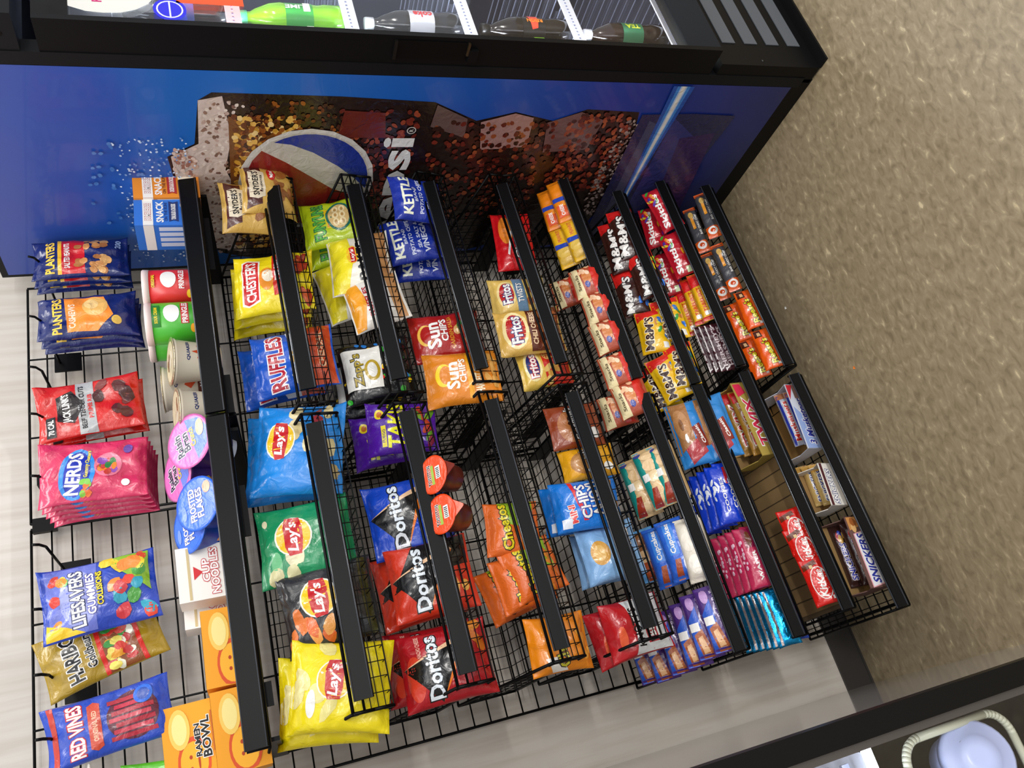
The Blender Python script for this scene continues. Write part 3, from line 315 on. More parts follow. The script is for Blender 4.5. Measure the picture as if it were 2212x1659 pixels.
P_=[
('peanut_bag',1.165,-0.197,1.6648,-0.7,2,'navy bag of salted peanuts with red panel, front one on its hook','salted peanut bags on the first hook'),
('peanut_bag',1.1634,-0.172,1.6645,-0.8,2,'navy bag of salted peanuts, second from the front on its hook','salted peanut bags on the first hook'),
('peanut_bag',1.1638,-0.147,1.664,-0.9,2,'navy bag of salted peanuts, hindmost on its hook','salted peanut bags on the first hook'),
('cashew_bag',1.01,-0.197,1.6571,0.1,2,'navy nut bag with orange panel and a big cashew, front one on its hook','cashew bags on the second hook'),
('cashew_bag',1.0062,-0.172,1.6534,-0.1,2,'navy cashew bag, second from the front on its hook','cashew bags on the second hook'),
('cashew_bag',1.0108,-0.142,1.652,-0.1,2,'navy cashew bag, hindmost on its hook','cashew bags on the second hook'),
('jerky_bag',0.7889,-0.204,1.6623,3.6,4,'red beef jerky bag with silver band and black badge, front one','jerky bags'),
('jerky_bag',0.7921,-0.164,1.6574,2.7,4,'red beef jerky bag mostly hidden behind the front jerky bag','jerky bags'),
('cluster_bag',0.6302,-0.207,1.6592,-3,2,'pink gummy candy bag with blue splash, front one of the stack','pink gummy bags on one hook'),
('cluster_bag',0.6289,-0.187,1.6564,-2.7,2,'pink gummy candy bag with blue splash, second of the stack','pink gummy bags on one hook'),
('cluster_bag',0.6274,-0.167,1.6535,-2.5,2,'pink gummy candy bag with blue splash, third of the stack','pink gummy bags on one hook'),
('cluster_bag',0.6256,-0.147,1.6504,-2.3,2,'pink gummy candy bag with blue splash, fourth of the stack','pink gummy bags on one hook'),
('cluster_bag',0.6237,-0.127,1.6472,-2,2,'pink gummy candy bag with blue splash, hindmost of the stack','pink gummy bags on one hook'),
('fruit_bag',0.3898,-0.207,1.6587,3.7,2,'blue and violet fruit gummies bag with yellow corner, hanging on top hooks',''),
('bear_bag',0.3222,-0.1676,1.6637,14.1,2,'crooked gold foil gummy bear bag with a candy window',''),
('vine_bag',0.1684,-0.1947,1.6524,5.3,4,'blue licorice bag showing red twists behind a clear window',''),
('sour_bag',0.0324,-0.166,1.5804,-5.3,2,'bright green bag tip just entering the frame edge',''),
('snack_box_blue',1.1433,-0.3295,1.5012,-2.1,0,'blue tuna and crackers snack box on the top shelf','snack kits on the top shelf'),
('snack_box_orange',1.2165,-0.348,1.4989,-0.6,0,'orange chicken and crackers snack box at the right end of the top shelf','snack kits on the top shelf'),
('chip_can',1.005,-0.28,1.5118,-1.9,0,'short red canister of potato crisps on the top shelf',''),
('chip_can_green',0.9188,-0.28,1.5122,-0.9,0,'short green canister of crisps beside the red canister','green crisp canisters'),
('chip_can_green',0.9302,-0.19,1.5148,-1.6,0,'short green canister of crisps half hidden behind the front green one','green crisp canisters'),
('oat_cup',0.8132,-0.2802,1.5018,-0.4,-12,'cream oatmeal cup with an orange maple leaf','oatmeal cups'),
('oat_cup_green',0.7006,-0.2802,1.5002,0.2,-12,'cream oatmeal cup with green apple band','oatmeal cups'),
('oat_cup',0.8041,-0.2,1.5239,-0.5,0,'cream oatmeal cup standing behind the other two','oatmeal cups'),
('bran_cup',0.6178,-0.2631,1.5149,2,-48,'pink and violet bran cereal cup tilted with its lid to the front','cereal cups'),
('bran_cup',0.5831,-0.215,1.5262,2,-30,'pink bran cereal cup peeking out behind the other bran cup','cereal cups'),
('flake_cup',0.4885,-0.2631,1.512,2.1,-48,'blue frosted flake cereal cup tilted with its lid to the front','cereal cups'),
('flake_cup',0.4651,-0.2284,1.518,2,-35,'blue frosted flake cereal cup behind and left of the front blue one','cereal cups'),
('noodle_box',0.3734,-0.24,1.5076,0.1,0,'white and gold noodle cup sleeve with red lettering, front one','noodle sleeves'),
('noodle_box',0.339,-0.17,1.5051,-0.9,0,'white noodle cup sleeve behind the front noodle sleeve','noodle sleeves'),
('ramen_box',0.2309,-0.235,1.503,-0.5,0,'orange ramen bowl pack with smiling face, next to the white noodle sleeve','ramen bowl packs'),
('ramen_box',0.0877,-0.235,1.4996,0.7,0,'orange ramen bowl pack at the far left end of the top rail','ramen bowl packs'),
('ramen_box',0.0903,-0.165,1.586,1.2,0,'orange ramen bowl pack stacked highest, above the other two','ramen bowl packs'),
('pretzel_bag',1.1491,-0.3576,1.3388,-0.9,-8,'tan and brown pretzel bag sagging at the right end of the second row','tan pretzel bags'),
('pretzel_bag',1.1827,-0.3698,1.2955,-0.9,-14,'tan pretzel bag poking up highest beside the other pretzel bag','tan pretzel bags'),
('fries_bag',0.9675,-0.3455,1.2842,-5.1,15,'yellow hot fries bag with red banner, front one','yellow hot fries bags'),
('fries_bag',0.9721,-0.3054,1.2892,-3.9,15,'yellow hot fries bag, middle of three','yellow hot fries bags'),
('fries_bag',0.9659,-0.2655,1.2882,-5.7,15,'yellow hot fries bag, hindmost of three','yellow hot fries bags'),
('ridged_bag',0.7777,-0.3353,1.2673,-0.4,15,'blue and white ridged chip bag with red lettering, front one','blue ridged chip bags'),
('ridged_bag',0.7939,-0.2653,1.29,0.3,15,'blue ridged chip bag behind its twin','blue ridged chip bags'),
('blue_bag',0.5463,-0.3576,1.2895,-12.3,15,'large light blue chip bag with round yellow emblem, front one','light blue chip bags with tan chips'),
('blue_bag',0.5573,-0.3071,1.3049,-9.1,15,'large light blue chip bag directly behind the front one','light blue chip bags with tan chips'),
('green_bag',0.3819,-0.3366,1.3024,-1,15,'green sour cream chip bag with round yellow emblem',''),
('black_bag',0.2543,-0.3453,1.2829,1.3,15,'black barbecue chip bag with orange chips and yellow emblem',''),
('yellow_bag',0.0849,-0.358,1.29,-14.3,15,'bright yellow chip bag with red emblem at the left end, front one','plain yellow chip bags'),
('yellow_bag',0.0813,-0.2973,1.3067,-10.3,15,'bright yellow chip bag behind the front yellow one','plain yellow chip bags'),
('ring_bag',1.1509,-0.3201,1.1294,-1.7,15,'lime onion ring snack bag with green wavy lettering, front one','lime green onion ring bags'),
('ring_bag',1.1278,-0.2702,1.1152,-3.3,15,'lime onion ring snack bag, behind the front one','lime green onion ring bags'),
('baked_bag',1.0062,-0.3476,1.1008,-3.2,15,'white and yellow baked chip bag with black lettering, front right','white and yellow baked chip bags'),
('baked_bag',1.0022,-0.2779,1.1206,8.7,15,'white and yellow baked chip bag, tipped over behind the others','white and yellow baked chip bags'),
('baked_ridged_bag',0.9019,-0.3538,1.094,6.3,15,'white and orange baked ridged chip bag, lowest of the baked bags',''),
('spotted_bag',0.739,-0.3233,1.1036,0.1,12,'black bag with coloured spots and white panel, front one','spotted black chip bags'),
('spotted_bag',0.7211,-0.2733,1.1185,-2.5,12,'black bag with coloured spots, behind the front one','spotted black chip bags'),
('purple_bag',0.5771,-0.3363,1.0881,-8.2,10,'purple rolled tortilla bag with yellow lettering, front one','purple tortilla stick bags'),
('purple_bag',0.5901,-0.2761,1.1091,-1.6,10,'purple rolled tortilla bag, behind and left','purple tortilla stick bags'),
('ranch_bag',0.4057,-0.3143,1.101,1.9,12,'royal blue tortilla chip bag with dark triangle',''),
('flame_bag',0.2645,-0.3343,1.0876,-0,12,'orange red tortilla chip bag with black corner, front one','red and black flamed tortilla bags'),
('flame_bag',0.269,-0.2843,1.1057,2.4,12,'orange red tortilla chip bag, behind its twin','red and black flamed tortilla bags'),
('nacho_bag',0.0987,-0.3453,1.0968,-0.6,12,'dark red nacho tortilla bag with black triangle, front one at the left end','dark red nacho chip bags'),
('nacho_bag',0.1116,-0.2854,1.1115,-3.6,12,'dark red nacho tortilla bag, second behind','dark red nacho chip bags'),
('kettle_bag',1.1405,-0.3719,0.948,-3.1,-12,'navy kettle chip bag with white lettering, highest one','navy kettle chip bags'),
('kettle_bag',1.0856,-0.3234,0.9647,1.3,10,'navy kettle chip bag with vinegar wording, lower one','navy kettle chip bags'),
('kettle_bag',1.0551,-0.2736,0.9367,-6.6,10,'navy kettle chip bag, mostly hidden at the back','navy kettle chip bags'),
('multigrain_red_bag',0.7933,-0.3387,0.9311,-2.5,10,'red multigrain chip bag with white lettering','multigrain chip bags'),
('multigrain_orange_bag',0.6588,-0.3788,0.9351,-6.1,10,'orange multigrain chip bag with a yellow sun','multigrain chip bags'),
('dip_cup',0.4299,-0.3981,1.0969,-4.5,-32,'salsa dip cup with orange peel lid, right one of the pair','dip cups with orange lids'),
('dip_cup',0.3494,-0.3981,1.0991,-4.7,-32,'salsa dip cup with orange peel lid, left one of the pair','dip cups with orange lids'),
('curl_bag',0.3168,-0.3497,0.9344,-9.4,10,'orange cheese curl bag with green edge, rightmost one','orange cheese curl bags'),
('curl_bag',0.2459,-0.3458,0.9151,10.2,8,'orange cheese curl bag lying diagonally at the rail','orange cheese curl bags'),
('curl_bag',0.2284,-0.3295,0.9351,5.6,10,'orange cheese curl bag, middle of the heap','orange cheese curl bags'),
('curl_bag',0.2296,-0.2798,0.9518,11.1,10,'orange cheese curl bag, hindmost in the heap','orange cheese curl bags'),
('puff_bag',0.0844,-0.3387,0.896,-3.4,4,'orange cheese puff bag alone at the left end',''),
('hot_chip_bag',1.0605,-0.3175,0.7171,-7.8,10,'red chip bag with white stripes at the right end of its row',''),
('twist_bag',0.8904,-0.3244,0.735,-5.1,10,'corn chip bag with grey blue twist band','corn chip bags'),
('chili_bag',0.7652,-0.367,0.7482,-4.7,10,'corn chip bag with brown chili cheese band','corn chip bags'),
('corn_bag',0.6904,-0.3326,0.7344,-0.6,10,'gold and red corn chip bag below the brown one','corn chip bags'),
('cookie_bag_brown',0.5206,-0.3611,0.7275,-4,10,'brown chocolate chip cookie pouch','cookie pouches'),
('cookie_bag_yellow',0.4321,-0.361,0.7228,-3.2,10,'yellow peanut butter cookie pouch','cookie pouches'),
('mini_cookie_bag',0.3395,-0.3553,0.7439,-5.5,10,'bright blue mini cookie bag, front one','blue mini cookie bags'),
('mini_cookie_bag',0.3487,-0.2954,0.7436,-7,10,'bright blue mini cookie bag, behind the front one','blue mini cookie bags'),
('pale_cookie_bag',0.2428,-0.336,0.7248,0.4,12,'pale blue cookie bag with a golden cookie, front one','pale blue cookie bags'),
('pale_cookie_bag',0.2449,-0.276,0.7149,-2.6,12,'pale blue cookie bag, hidden behind the front one','pale blue cookie bags'),
('berry_bag',0.0884,-0.3194,0.7119,1.8,4,'red and white berry shortbread bag, front one','red and white shortbread bags'),
('berry_bag',0.0918,-0.2882,0.7273,5.1,12,'red and white berry shortbread bag, behind the front one','red and white shortbread bags'),
('cracker_orange',1.1547,-0.3395,0.6156,-2.3,35,'orange cracker sandwich pack, rear one','cracker sandwich packs'),
('cracker_orange',1.1481,-0.3808,0.6024,-1.1,35,'orange cracker sandwich pack, front one','cracker sandwich packs'),
('cracker_yellow',1.0324,-0.3378,0.6161,-0.7,35,'yellow cracker sandwich pack, rear one','cracker sandwich packs'),
('cracker_yellow',1.025,-0.3808,0.6002,1.8,35,'yellow cracker sandwich pack, front one','cracker sandwich packs'),
('cake_bag',0.9211,-0.3,0.6142,-0.5,30,'clear snack bag with red print and cream label, far right, set back from the rail','clear snack cake bags with red print'),
('cake_bag',0.8889,-0.391,0.6032,-1,30,'clear snack bag with red print and cream label, just below the yellow crackers','clear snack cake bags with red print'),
('cake_bag',0.8134,-0.391,0.5976,-0.5,30,'clear snack bag with red print and cream label, third from the right','clear snack cake bags with red print'),
('cake_bag',0.7338,-0.391,0.601,2.5,30,'clear snack bag with red print and cream label, fourth from the right','clear snack cake bags with red print'),
('cake_bag',0.6443,-0.3865,0.605,1.4,30,'clear snack bag with red print and cream label, fifth from the right','clear snack cake bags with red print'),
('cake_bag',0.5645,-0.391,0.6008,3,30,'clear snack bag with red print and cream label, leftmost at the rail','clear snack cake bags with red print'),
('cake_bag',0.56,-0.3406,0.6182,-1.3,30,'clear snack bag with red print and cream label, leftmost, set back from the rail','clear snack cake bags with red print'),
('donut_pack',0.3777,-0.3112,0.6236,1.8,35,'long pack of mini donuts with teal stripe, rear one','mini donut packs with teal labels'),
('donut_pack',0.3807,-0.363,0.6094,5.4,35,'long pack of mini donuts with teal stripe, middle one','mini donut packs with teal labels'),
('donut_pack',0.3784,-0.3854,0.5868,1.3,35,'long pack of mini donuts with teal stripe, front one at the rail','mini donut packs with teal labels'),
('iced_cake_pack',0.2357,-0.2668,0.6384,1.5,35,'pale blue snack cake pack showing a brown cake',''),
('blue_cake_pack',0.2159,-0.3103,0.6266,-0.6,35,'blue snack cake pack with brown corner stripe, rear one','blue snack cake packs'),
('blue_cake_pack',0.2169,-0.3511,0.6126,0.1,35,'blue snack cake pack, nearer the rail','blue snack cake packs'),
('white_cake_pack',0.2015,-0.3855,0.5907,-3.6,35,'white powdered snack cake pack at the rail',''),
('swiss_pack',0.0505,-0.1525,0.667,1.4,30,'violet and blue chocolate roll cake pack, hindmost, sticking out past the shelf end','swiss roll packs'),
('swiss_pack',0.044,-0.2006,0.6548,0.6,30,'violet and blue chocolate roll cake pack, second from the back','swiss roll packs'),
('swiss_pack',0.0451,-0.2534,0.6397,-1.5,30,'violet and blue chocolate roll cake pack, third from the back','swiss roll packs'),
('swiss_pack',0.047,-0.3043,0.6263,-1.9,30,'violet and blue chocolate roll cake pack, fourth, with white sticker','swiss roll packs'),
('swiss_pack',0.0541,-0.342,0.6165,-1.5,30,'violet and blue chocolate roll cake pack, fifth from the back','swiss roll packs'),
('swiss_pack',0.0576,-0.3785,0.6,-0.1,30,'violet and blue chocolate roll cake pack, front one at the rail','swiss roll packs'),
('brown_candy',1.0666,-0.3318,0.4081,-4.5,25,'dark brown chocolate candy pouch with white letters, front one','brown chocolate candy pouches'),
('brown_candy',1.045,-0.3084,0.4298,-2.5,25,'dark brown chocolate candy pouch, rear one','brown chocolate candy pouches'),
('red_candy',0.9399,-0.3317,0.395,1.7,25,'red topped brown candy pouch with coloured candies, front one','red and brown candy pouches'),
('red_candy',0.9083,-0.2918,0.433,-2.4,25,'red topped brown candy pouch, rear one','red and brown candy pouches'),
('yellow_candy',0.7904,-0.3317,0.3824,-3.6,25,'yellow peanut candy pouch with brown letters, right one at the rail','yellow peanut candy pouches'),
('yellow_candy',0.7678,-0.3141,0.4303,-8.4,25,'yellow peanut candy pouch with brown letters, lying on top in the middle','yellow peanut candy pouches'),
('yellow_candy',0.657,-0.3318,0.3984,-4.5,25,'yellow peanut candy pouch with brown letters, left one at the rail','yellow peanut candy pouches'),
('yellow_candy',0.6477,-0.3076,0.4316,10,25,'yellow peanut candy pouch with brown letters, second from the rail on the left','yellow peanut candy pouches'),
('yellow_candy',0.6426,-0.2671,0.4426,7.4,25,'yellow peanut candy pouch with brown letters, set far back on the left','yellow peanut candy pouches'),
('big_cookie_bag',0.4832,-0.3359,0.3754,-1.3,25,'clear and blue bag of big brown cookies, front one','clear bags of brown cookies'),
('big_cookie_bag',0.4853,-0.3117,0.4298,-2.2,25,'clear and blue bag of big brown cookies, rear one','clear bags of brown cookies'),
('royal_pack',0.3248,-0.3246,0.4072,-6.1,25,'royal blue cookie pack with white dots, front one of the row','royal blue cookie packs'),
('royal_pack',0.3206,-0.3176,0.4256,-5.8,25,'royal blue cookie pack with white dots, second of the row','royal blue cookie packs'),
('royal_pack',0.3204,-0.2956,0.4339,-5.5,25,'royal blue cookie pack with white dots, third of the row','royal blue cookie packs'),
('royal_pack',0.3211,-0.2694,0.4398,-5.2,25,'royal blue cookie pack with white dots, fourth of the row','royal blue cookie packs'),
('royal_pack',0.3214,-0.2446,0.4471,-4.9,25,'royal blue cookie pack with white dots, hindmost of the row','royal blue cookie packs'),
('pink_pack',0.1702,-0.3233,0.4005,-3.5,25,'raspberry pink bar pack with white dots, front one of the row','raspberry wafer packs'),
('pink_pack',0.1682,-0.3233,0.4205,-2.9,25,'raspberry pink bar pack with white dots, second of the row','raspberry wafer packs'),
('pink_pack',0.1692,-0.3051,0.428,-2.3,25,'raspberry pink bar pack with white dots, third of the row','raspberry wafer packs'),
('pink_pack',0.1706,-0.284,0.4338,-1.7,25,'raspberry pink bar pack with white dots, fourth of the row','raspberry wafer packs'),
('pink_pack',0.1721,-0.2626,0.4397,-1.1,25,'raspberry pink bar pack with white dots, fifth of the row','raspberry wafer packs'),
('pink_pack',0.1736,-0.2409,0.4459,-0.5,25,'raspberry pink bar pack with white dots, hindmost of the row','raspberry wafer packs'),
('cereal_bar',0.0357,-0.3211,0.3948,-1.1,25,'dark blue crisp treat bar with a pale patch, right at the rail',''),
('cyan_bar',0.034,-0.3211,0.4162,-0.9,25,'shiny cyan foil crisp bar, nearest the rail of the row','metallic cyan crisp bars'),
('cyan_bar',0.0353,-0.312,0.426,-1.4,25,'shiny cyan foil crisp bar, second of the row','metallic cyan crisp bars'),
('cyan_bar',0.0374,-0.2949,0.4305,-1.9,25,'shiny cyan foil crisp bar, third of the row','metallic cyan crisp bars'),
('cyan_bar',0.0394,-0.2774,0.435,-2.4,25,'shiny cyan foil crisp bar, fourth of the row','metallic cyan crisp bars'),
('cyan_bar',0.0415,-0.2598,0.4397,-2.9,25,'shiny cyan foil crisp bar, fifth of the row','metallic cyan crisp bars'),
('cyan_bar',0.0437,-0.2419,0.4444,-3.3,25,'shiny cyan foil crisp bar, hindmost of the row','metallic cyan crisp bars'),
('rainbow_candy',1.1455,-0.3412,0.275,8.2,30,'red fruit candy pouch with white letters, upper right at the rail','red fruit candy pouches'),
('rainbow_candy',1.1237,-0.2813,0.2818,-7,30,'red fruit candy pouch with white letters, upper right, set back','red fruit candy pouches'),
('rainbow_candy',1.0006,-0.324,0.2764,3.4,30,'red fruit candy pouch with white letters, left one at the rail','red fruit candy pouches'),
('rainbow_candy',0.9791,-0.2611,0.2847,-1.1,30,'red fruit candy pouch with white letters, left one, set back','red fruit candy pouches'),
('chew_pack',0.8545,-0.3232,0.2759,-1.5,35,'narrow yellow and red fruit chew pack, at the rail','yellow fruit chew packs'),
('chew_pack',0.8616,-0.2913,0.2803,-3.1,35,'narrow yellow and red fruit chew pack, middle one','yellow fruit chew packs'),
('chew_pack',0.8529,-0.2539,0.2843,-1.8,35,'narrow yellow and red fruit chew pack, set back','yellow fruit chew packs'),
('choc_bar',0.7025,-0.3194,0.2445,-2.6,20,'dark maroon chocolate bar with silver edge, front one of the row','dark milk chocolate bars'),
('choc_bar',0.7018,-0.3194,0.262,-2.4,20,'dark maroon chocolate bar with silver edge, second of the row','dark milk chocolate bars'),
('choc_bar',0.7042,-0.3132,0.2746,-2.2,20,'dark maroon chocolate bar with silver edge, third of the row','dark milk chocolate bars'),
('choc_bar',0.7134,-0.2939,0.2768,-2,20,'dark maroon chocolate bar with silver edge, fourth of the row','dark milk chocolate bars'),
('choc_bar',0.7229,-0.2742,0.2791,-1.8,20,'dark maroon chocolate bar with silver edge, hindmost of the row','dark milk chocolate bars'),
('gold_tray',0.4922,-0.2704,0.2733,1.2,-5,'open gold display carton of caramel bars','display cartons'),
('twin_bar',0.4945,-0.3058,0.2762,0.2,25,'red and gold caramel cookie bar in the gold carton, nearest the front panel','caramel cookie bars in the gold carton'),
('twin_bar',0.5063,-0.274,0.2797,0.7,25,'red and gold caramel cookie bar in the gold carton, in the middle','caramel cookie bars in the gold carton'),
('twin_bar',0.5174,-0.244,0.2853,1.2,25,'red and gold caramel cookie bar in the gold carton, at the back','caramel cookie bars in the gold carton'),
('wafer_bar',0.1644,-0.3205,0.2773,4,35,'red wafer bar with white oval lettering, middle one','red wafer bars'),
('wafer_bar',0.087,-0.3242,0.277,0.2,35,'red wafer bar at the left end of its row','red wafer bars'),
('wafer_bar',0.2065,-0.3195,0.2771,-1,35,'red wafer bar at the right of the other two','red wafer bars'),
('sport_bar',1.1252,-0.32,0.1379,-4.4,35,'grey sports bar with orange ends and white badge, right one at the rail','chocolate chip sports bars'),
('sport_bar',1.1194,-0.2618,0.1453,-3.1,35,'grey sports bar with orange ends and white badge, right one, set back','chocolate chip sports bars'),
('sport_bar',0.9566,-0.3033,0.1401,-1.2,35,'grey sports bar with orange ends and white badge, left one at the rail','chocolate chip sports bars'),
('sport_bar',0.9615,-0.2549,0.1462,-0.1,35,'grey sports bar with orange ends and white badge, left one, set back','chocolate chip sports bars'),
('cup_pack',0.8041,-0.3268,0.1381,-3,35,'orange peanut butter cup pack with yellow script, right one at the rail','orange peanut butter cup packs'),
('cup_pack',0.7995,-0.272,0.1451,-0.2,35,'orange peanut butter cup pack with yellow script, right one, set back','orange peanut butter cup packs'),
('cup_pack',0.6809,-0.3255,0.1383,-2.5,35,'orange peanut butter cup pack with yellow script, left one at the rail','orange peanut butter cup packs'),
('cup_pack',0.6828,-0.2732,0.1449,0.1,35,'orange peanut butter cup pack with yellow script, left one, set back','orange peanut butter cup packs'),
('blue_tray',0.4735,-0.2609,0.1388,-5.2,-5,'open white and blue display carton with two bars left','display cartons'),
('nougat_bar',0.4819,-0.3149,0.1389,-2.2,30,'silver, red and blue nougat bar in the white carton, front one','fluffy chocolate bars in the white carton'),
('nougat_bar',0.4905,-0.2849,0.1433,-1.2,30,'silver, red and blue nougat bar in the white carton, rear one','fluffy chocolate bars in the white carton'),
('tan_tray',0.29,-0.2858,0.1452,-7,-5,'open tan and white display carton between two others','display cartons'),
('nut_bar',0.3068,-0.2945,0.1407,-3.5,30,'blue lettered peanut bar in the tan carton, front one','peanut bars in the tan carton'),
('nut_bar',0.3142,-0.2703,0.1437,-2.9,30,'blue lettered peanut bar in the tan carton, middle one','peanut bars in the tan carton'),
('nut_bar',0.3218,-0.2456,0.1468,-2.3,30,'blue lettered peanut bar in the tan carton, rear one','peanut bars in the tan carton'),
('brown_tray',0.1208,-0.2849,0.1312,-4.9,-5,'open brown display carton with large blue lettering','display cartons'),
('brown_nut_bar',0.1275,-0.3074,0.1406,-3.2,30,'brown peanut bar in the brown carton, front one','brown peanut bars in the brown carton'),
('brown_nut_bar',0.1324,-0.2679,0.1441,-3,30,'brown peanut bar in the brown carton, rear one','brown peanut bars in the brown carton'),
]

DONE = {}
def place(key, x, y, z, roll, lean, label, group):
    if key not in DONE:
        parts = make(key, W_[key]); objs = []
        for nm, mb, par in parts: objs.append(mb.build(nm, objs[par] if par is not None else None))
        DONE[key] = objs; o = objs[0]
    else:
        src = DONE[key]; o = src[0].copy(); C.objects.link(o)
        for k in ('group', 'label'):
            if k in o: del o[k]
        for ch in src[1:]: c = ch.copy(); C.objects.link(c); c.parent = o
    l = math.radians(lean); r = math.radians(roll); xa = Vector((math.cos(r), 0, math.sin(r))); up = Vector((0, math.sin(l), math.cos(l))); up = (up-up.dot(xa)*xa).normalized()
    ya = up.cross(xa); mt = Matrix((xa, ya, up)).transposed().to_4x4(); mt.translation = (x, y, z); o.matrix_world = mt
    return tag(o, label, CAT[key][4], group or None)
# ---------------------------------------------------------------- room shell
WY = .032
wallm = ramp_mat('pale_wood_laminate', .4, [(.35, 'bcb3a8'), (.6, 'c8c2b9')], 9, 5, stretch=(6, 1, .35), coat=.1)
mb = MB(); mb.box(-3, WY, 0, 3.5, WY+.1, 2.8, wallm); struct(mb.build('wall_back'))
floorm = bpy.data.materials.new('speckled_vinyl'); floorm.use_nodes = True; nt = floorm.node_tree; b = nt.nodes['Principled BSDF']
tc = nt.nodes.new('ShaderNodeTexCoord'); n1 = nt.nodes.new('ShaderNodeTexNoise'); n1.inputs['Scale'].default_value = 55; n1.inputs['Detail'].default_value = 4; n1.inputs['Distortion'].default_value = .6
mp = nt.nodes.new('ShaderNodeMapping'); mp.inputs['Scale'].default_value = (.65, 1.25, 1); mp.inputs['Rotation'].default_value = (0, 0, .5)
cr = nt.nodes.new('ShaderNodeValToRGB'); els = cr.color_ramp.elements; els[0].position = .3; els[0].color = lin('766850'); els[1].position = .75; els[1].color = lin('bfae8c')
for p, h in ((.45, '86775d'), (.58, '8f8066'), (.66, '9a8b6e')): e = els.new(p); e.color = lin(h)
nt.links.new(tc.outputs['Object'], mp.inputs[0]); nt.links.new(mp.outputs[0], n1.inputs['Vector']); nt.links.new(n1.outputs['Fac'], cr.inputs[0]); nt.links.new(cr.outputs[0], b.inputs['Base Color']); b.inputs['Roughness'].default_value = .42
mb = MB(); mb.box(-3, -4.5, -.05, 3.5, WY+.1, 0, floorm); struct(mb.build('floor'))
mb = MB(); mb.box(-3, WY-.006, 0, 3.5, WY, .085, M('2b2826', 'plastic')); mb.box(-3, WY-.008, 0, 3.5, WY-.004, .006, M('2b2826', 'plastic')); struct(mb.build('baseboard_back'))
# ---------------------------------------------------------------- wire wall panels
blk = M('030304', 'powder'); railm = M('020203', 'rail'); ZT = 1.912; ST = .0383
for nm, x0, x1, lab in (('l', 0, .6096, 'left black wire grid panel hung on the back wall'), ('r', .6223, 1.2319, 'right black wire grid panel, next to the blue cooler')):
    mb = MB(); nz = 45
    for i in range(nz):
        z = ZT-ST*i; mb.seg((x0, .003, z), (x1, .003, z), .0028 if i in (0, nz-1) else .0019, blk, 5)
    for i in range(4):
        x = x0+(x1-x0)*i/3; mb.seg((x, 0, ZT), (x, 0, ZT-ST*(nz-1)), .003 if i in (0, 3) else .0022, blk, 6)
    g = tag(mb.build('wire_grid_panel'), lab, 'wire panel')
    cl = MB()
    for z in (ZT-.02, ZT-.9): cl.box(x0+.09, .004, z-.008, x0+.115, WY-.001, z+.008, blk)
    cl.build('wall_clip', g)
mb = MB(); mb.box(.6, -.006, ZT-.05, .632, .006, ZT-.004, blk); tag(mb.build('joining_clip'), 'black clip joining the two wire panels at the top', 'clip')
# ---------------------------------------------------------------- peg hooks
hk = [(1.167, 'carrying salted peanut bags'), (1.01, 'carrying navy cashew bags'), (.885, 'empty, between the cashews and the jerky'), (.776, 'piercing the red jerky bag'), (.64, 'carrying the pink gummy bags'), (.5, 'empty, between pink gummies and fruit gummies'), (.378, 'carrying the violet fruit gummies'), (.262, 'behind the gold gummy bear bag'), (.155, 'carrying the blue licorice bag')]
base_hook = None
for x, t in hk:
    if base_hook is None:
        e = empty('peg_hook', (0, 0, 0), 'h', 'hook'); mb = MB(); mb.path([(0, -.004, 0), (0, -.19, .004), (0, -.207, .012), (0, -.212, .022)], .0027, blk, 6); mb.build('prong', e)
        mb = MB(); mb.box(-.024, -.008, -.045, .024, -.004, .012, blk); mb.build('back_plate', e); base_hook = e; o = e
    else:
        o = base_hook.copy(); C.objects.link(o)
        for ch in base_hook.children: c = ch.copy(); C.objects.link(c); c.parent = o
    o.location = (x, 0, 1.845); tag(o, 'thin black wire peg hook '+t, 'hook', 'peg hooks along the top of the grid')
# ---------------------------------------------------------------- shelves and baskets
RZ = {1: 1.539, 2: 1.361, 3: 1.178, 4: .996, 5: .804, 6: .627, 7: .446, 8: .303, 9: .165}
RY = {1: -.385, 2: -.41, 3: -.41, 4: -.415, 5: -.402, 6: -.396, 7: -.345, 8: -.35, 9: -.355}
ordn = {1: 'top', 2: 'second', 3: 'third', 4: 'fourth', 5: 'fifth', 6: 'sixth', 7: 'seventh', 8: 'eighth', 9: 'lowest'}
lip_glintm = M('3a3e44', 'gloss')  # rail lip in lighter grey: its highlight line is painted into the colour
def rail(x0, x1, y, z, parent, h=.022):
    mb = MB(); mb.prism([(y+.008, z+.001), (y+.004, z+.002), (y+.001, z+.001), (y-.004, z-h), (y-.006, z-h-.002), (y-.004, z-h-.004), (y+.001, z-h-.003), (y+.003, z-h)], x0, x1, railm)
    mb.seg((x0, y+.005, z+.0015), (x1, y+.005, z+.0015), .0022, lip_glintm, 10); mb.seg((x0, y-.004, z-h-.001), (x1, y-.004, z-h-.001), .0016, lip_glintm, 8); mb.build('price_rail', parent)
def arm(mb, x, y0, z0, y1, z1, h0, h1, t=.0035):
    v = [(xx, y, z) for xx in (x-t, x+t) for y, z in ((y0, z0), (y1, z1), (y1, z1-h1), (y0, z0-h0))]
    mb.add(v, [(0, 1, 2, 3), (7, 6, 5, 4)]+[(i, (i+1) % 4+0, 4+(i+1) % 4, 4+i) for i in range(4)], blk)
